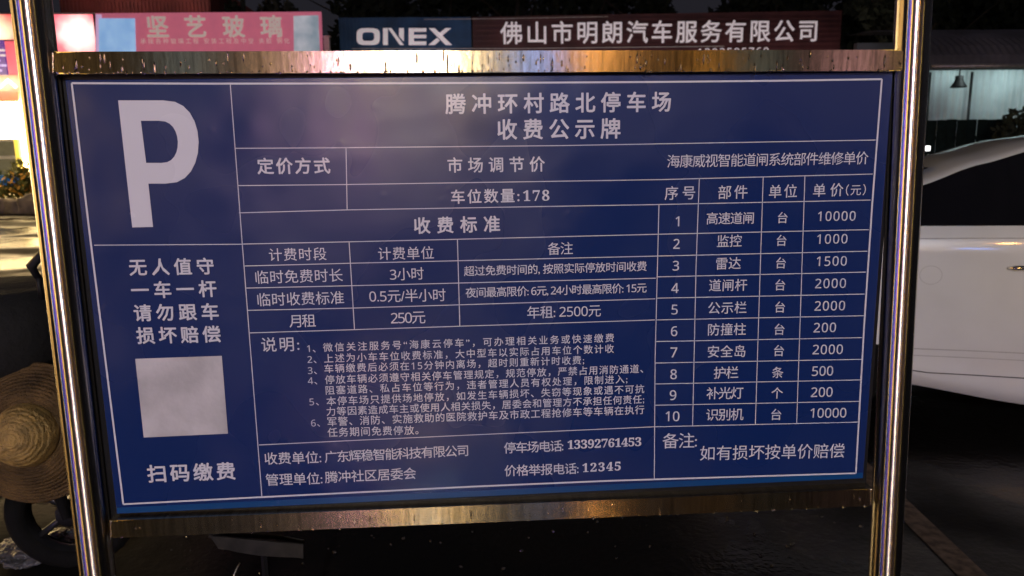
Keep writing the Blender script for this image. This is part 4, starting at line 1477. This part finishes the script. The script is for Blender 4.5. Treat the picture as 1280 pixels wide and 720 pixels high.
# ================================================================== BITS ON THE GROUND
def bits():
    # crumpled grey plastic bag
    c = gr(38, 704)
    bm = bmesh.new()
    bmesh.ops.create_icosphere(bm, subdivisions=5, radius=1)
    from mathutils import noise
    for v in bm.verts:
        p = v.co.normalized()
        n = 1 + .28 * noise.noise(p * 2.2) + .16 * abs(noise.noise(p * 5.3)) + .08 * abs(noise.noise(p * 12))
        v.co = Vector((p.x * .13 * n, p.y * .12 * n, p.z * .045 * n))
    bmesh.ops.translate(bm, verts=bm.verts, vec=(c.x, c.y + .05, .042))
    o = put('plastic_bag', bm, mat('dirty_plastic', (.07, .07, .075), .3, noise=.4, nscale=30, bump=.6, bscale=60), None, False)
    tag(o, 'crumpled grey plastic bag on the dark ground under the scooter', 'bag')
    # bent metal trough peeking out below the lower rail
    t = thing('metal_trough', 'curved grey metal trough lying below the lower rail', 'scrap metal', (gr(320, 690).x, .55, 0))
    Yb = .35
    top = [(262, 670), (290, 672.5), (320, 675.5), (350, 678.5), (379, 680.5)]
    bot = [(272, 684), (295, 690), (322, 694.5), (350, 696.5), (379, 697)]
    bm = bmesh.new()
    fr, bk = [], []
    for (a, b) in zip(top, bot):
        p, q = at(a[0], a[1], Yb), at(b[0], b[1], Yb - .01)
        fr.append((bm.verts.new(p), bm.verts.new(q)))
        bk.append((bm.verts.new(p + Vector((0, .006, 0))), bm.verts.new(q + Vector((0, .006, 0)))))
    for i in range(len(fr) - 1):
        bm.faces.new((fr[i][0], fr[i + 1][0], fr[i + 1][1], fr[i][1]))
        bm.faces.new((bk[i][0], bk[i][1], bk[i + 1][1], bk[i + 1][0]))
        bm.faces.new((fr[i][0], bk[i][0], bk[i + 1][0], fr[i + 1][0]))
        bm.faces.new((fr[i][1], fr[i + 1][1], bk[i + 1][1], bk[i][1]))
    bm.faces.new((fr[0][0], fr[0][1], bk[0][1], bk[0][0]))
    bm.faces.new((fr[-1][0], bk[-1][0], bk[-1][1], fr[-1][1]))
    put('front_wall', bm, M['grey_metal'], t)
    bm = bmesh.new()
    P = [at(262, 670, Yb), at(300, 669.5, Yb + .10), at(345, 671, Yb + .12), at(379, 677, Yb + .05)]
    tube(bm, [p + Vector((0, .0, 0)) for p in P], .006, 8)
    put('rim', bm, M['grey_metal'], t, True)
    bm = bmesh.new()
    pts = [at(272, 684, Yb), at(379, 696, Yb), at(379, 690, Yb + .15), at(285, 684, Yb + .15)]
    a = [bm.verts.new(p) for p in pts]
    b = [bm.verts.new(p - Vector((0, 0, .005))) for p in pts]
    bm.faces.new(a)
    bm.faces.new(b[::-1])
    for i in range(4):
        bm.faces.new((a[i], a[(i + 1) % 4], b[(i + 1) % 4], b[i]))
    put('floor', bm, M['grey_metal'], t)
    zz = at(320, 690, Yb).z
    bm = bmesh.new()
    for px in (330,):
        p = at(px, 690, Yb + .08)
        tube(bm, [(p.x, Yb + .08, 0), (p.x, Yb + .08, p.z)], .01, 6)
    put('stand', bm, M['black'], t)
    # thin wire and small litter
    a, b = gr(300, 707), gr(291, 724)
    bm = bmesh.new()
    tube(bm, [b + Vector((0, 0, .005)), (a + b) / 2 + Vector((0, 0, .012)), a + Vector((0, 0, .01))], .0022, 6)
    tag(put('wire', bm, mat('pale_wire', (.8, .78, .7), .3, noise=.1), None, True), 'short pale bent wire on the dark ground at bottom', 'wire')
    bm = bmesh.new()
    for k in range(260):
        x, y = random.uniform(-1.5, 1.7), random.uniform(.35, 2.6)
        q = bmesh.new()
        bmesh.ops.create_icosphere(q, subdivisions=1, radius=1)
        r = random.uniform(.003, .012)
        join(bm, q, Matrix.Translation((x, y, r * .4)) @ Matrix.Rotation(random.random() * 6, 4, 'Z') @ Matrix.Diagonal((r, r * .7, r * .6, 1)))
    o = put('grit', bm, mat('wet_grit', (.03, .027, .024), .2, noise=.4))
    tag(o, 'loose wet grit scattered over the dark ground below the notice board', 'grit')
    o['kind'] = 'stuff'
bits()
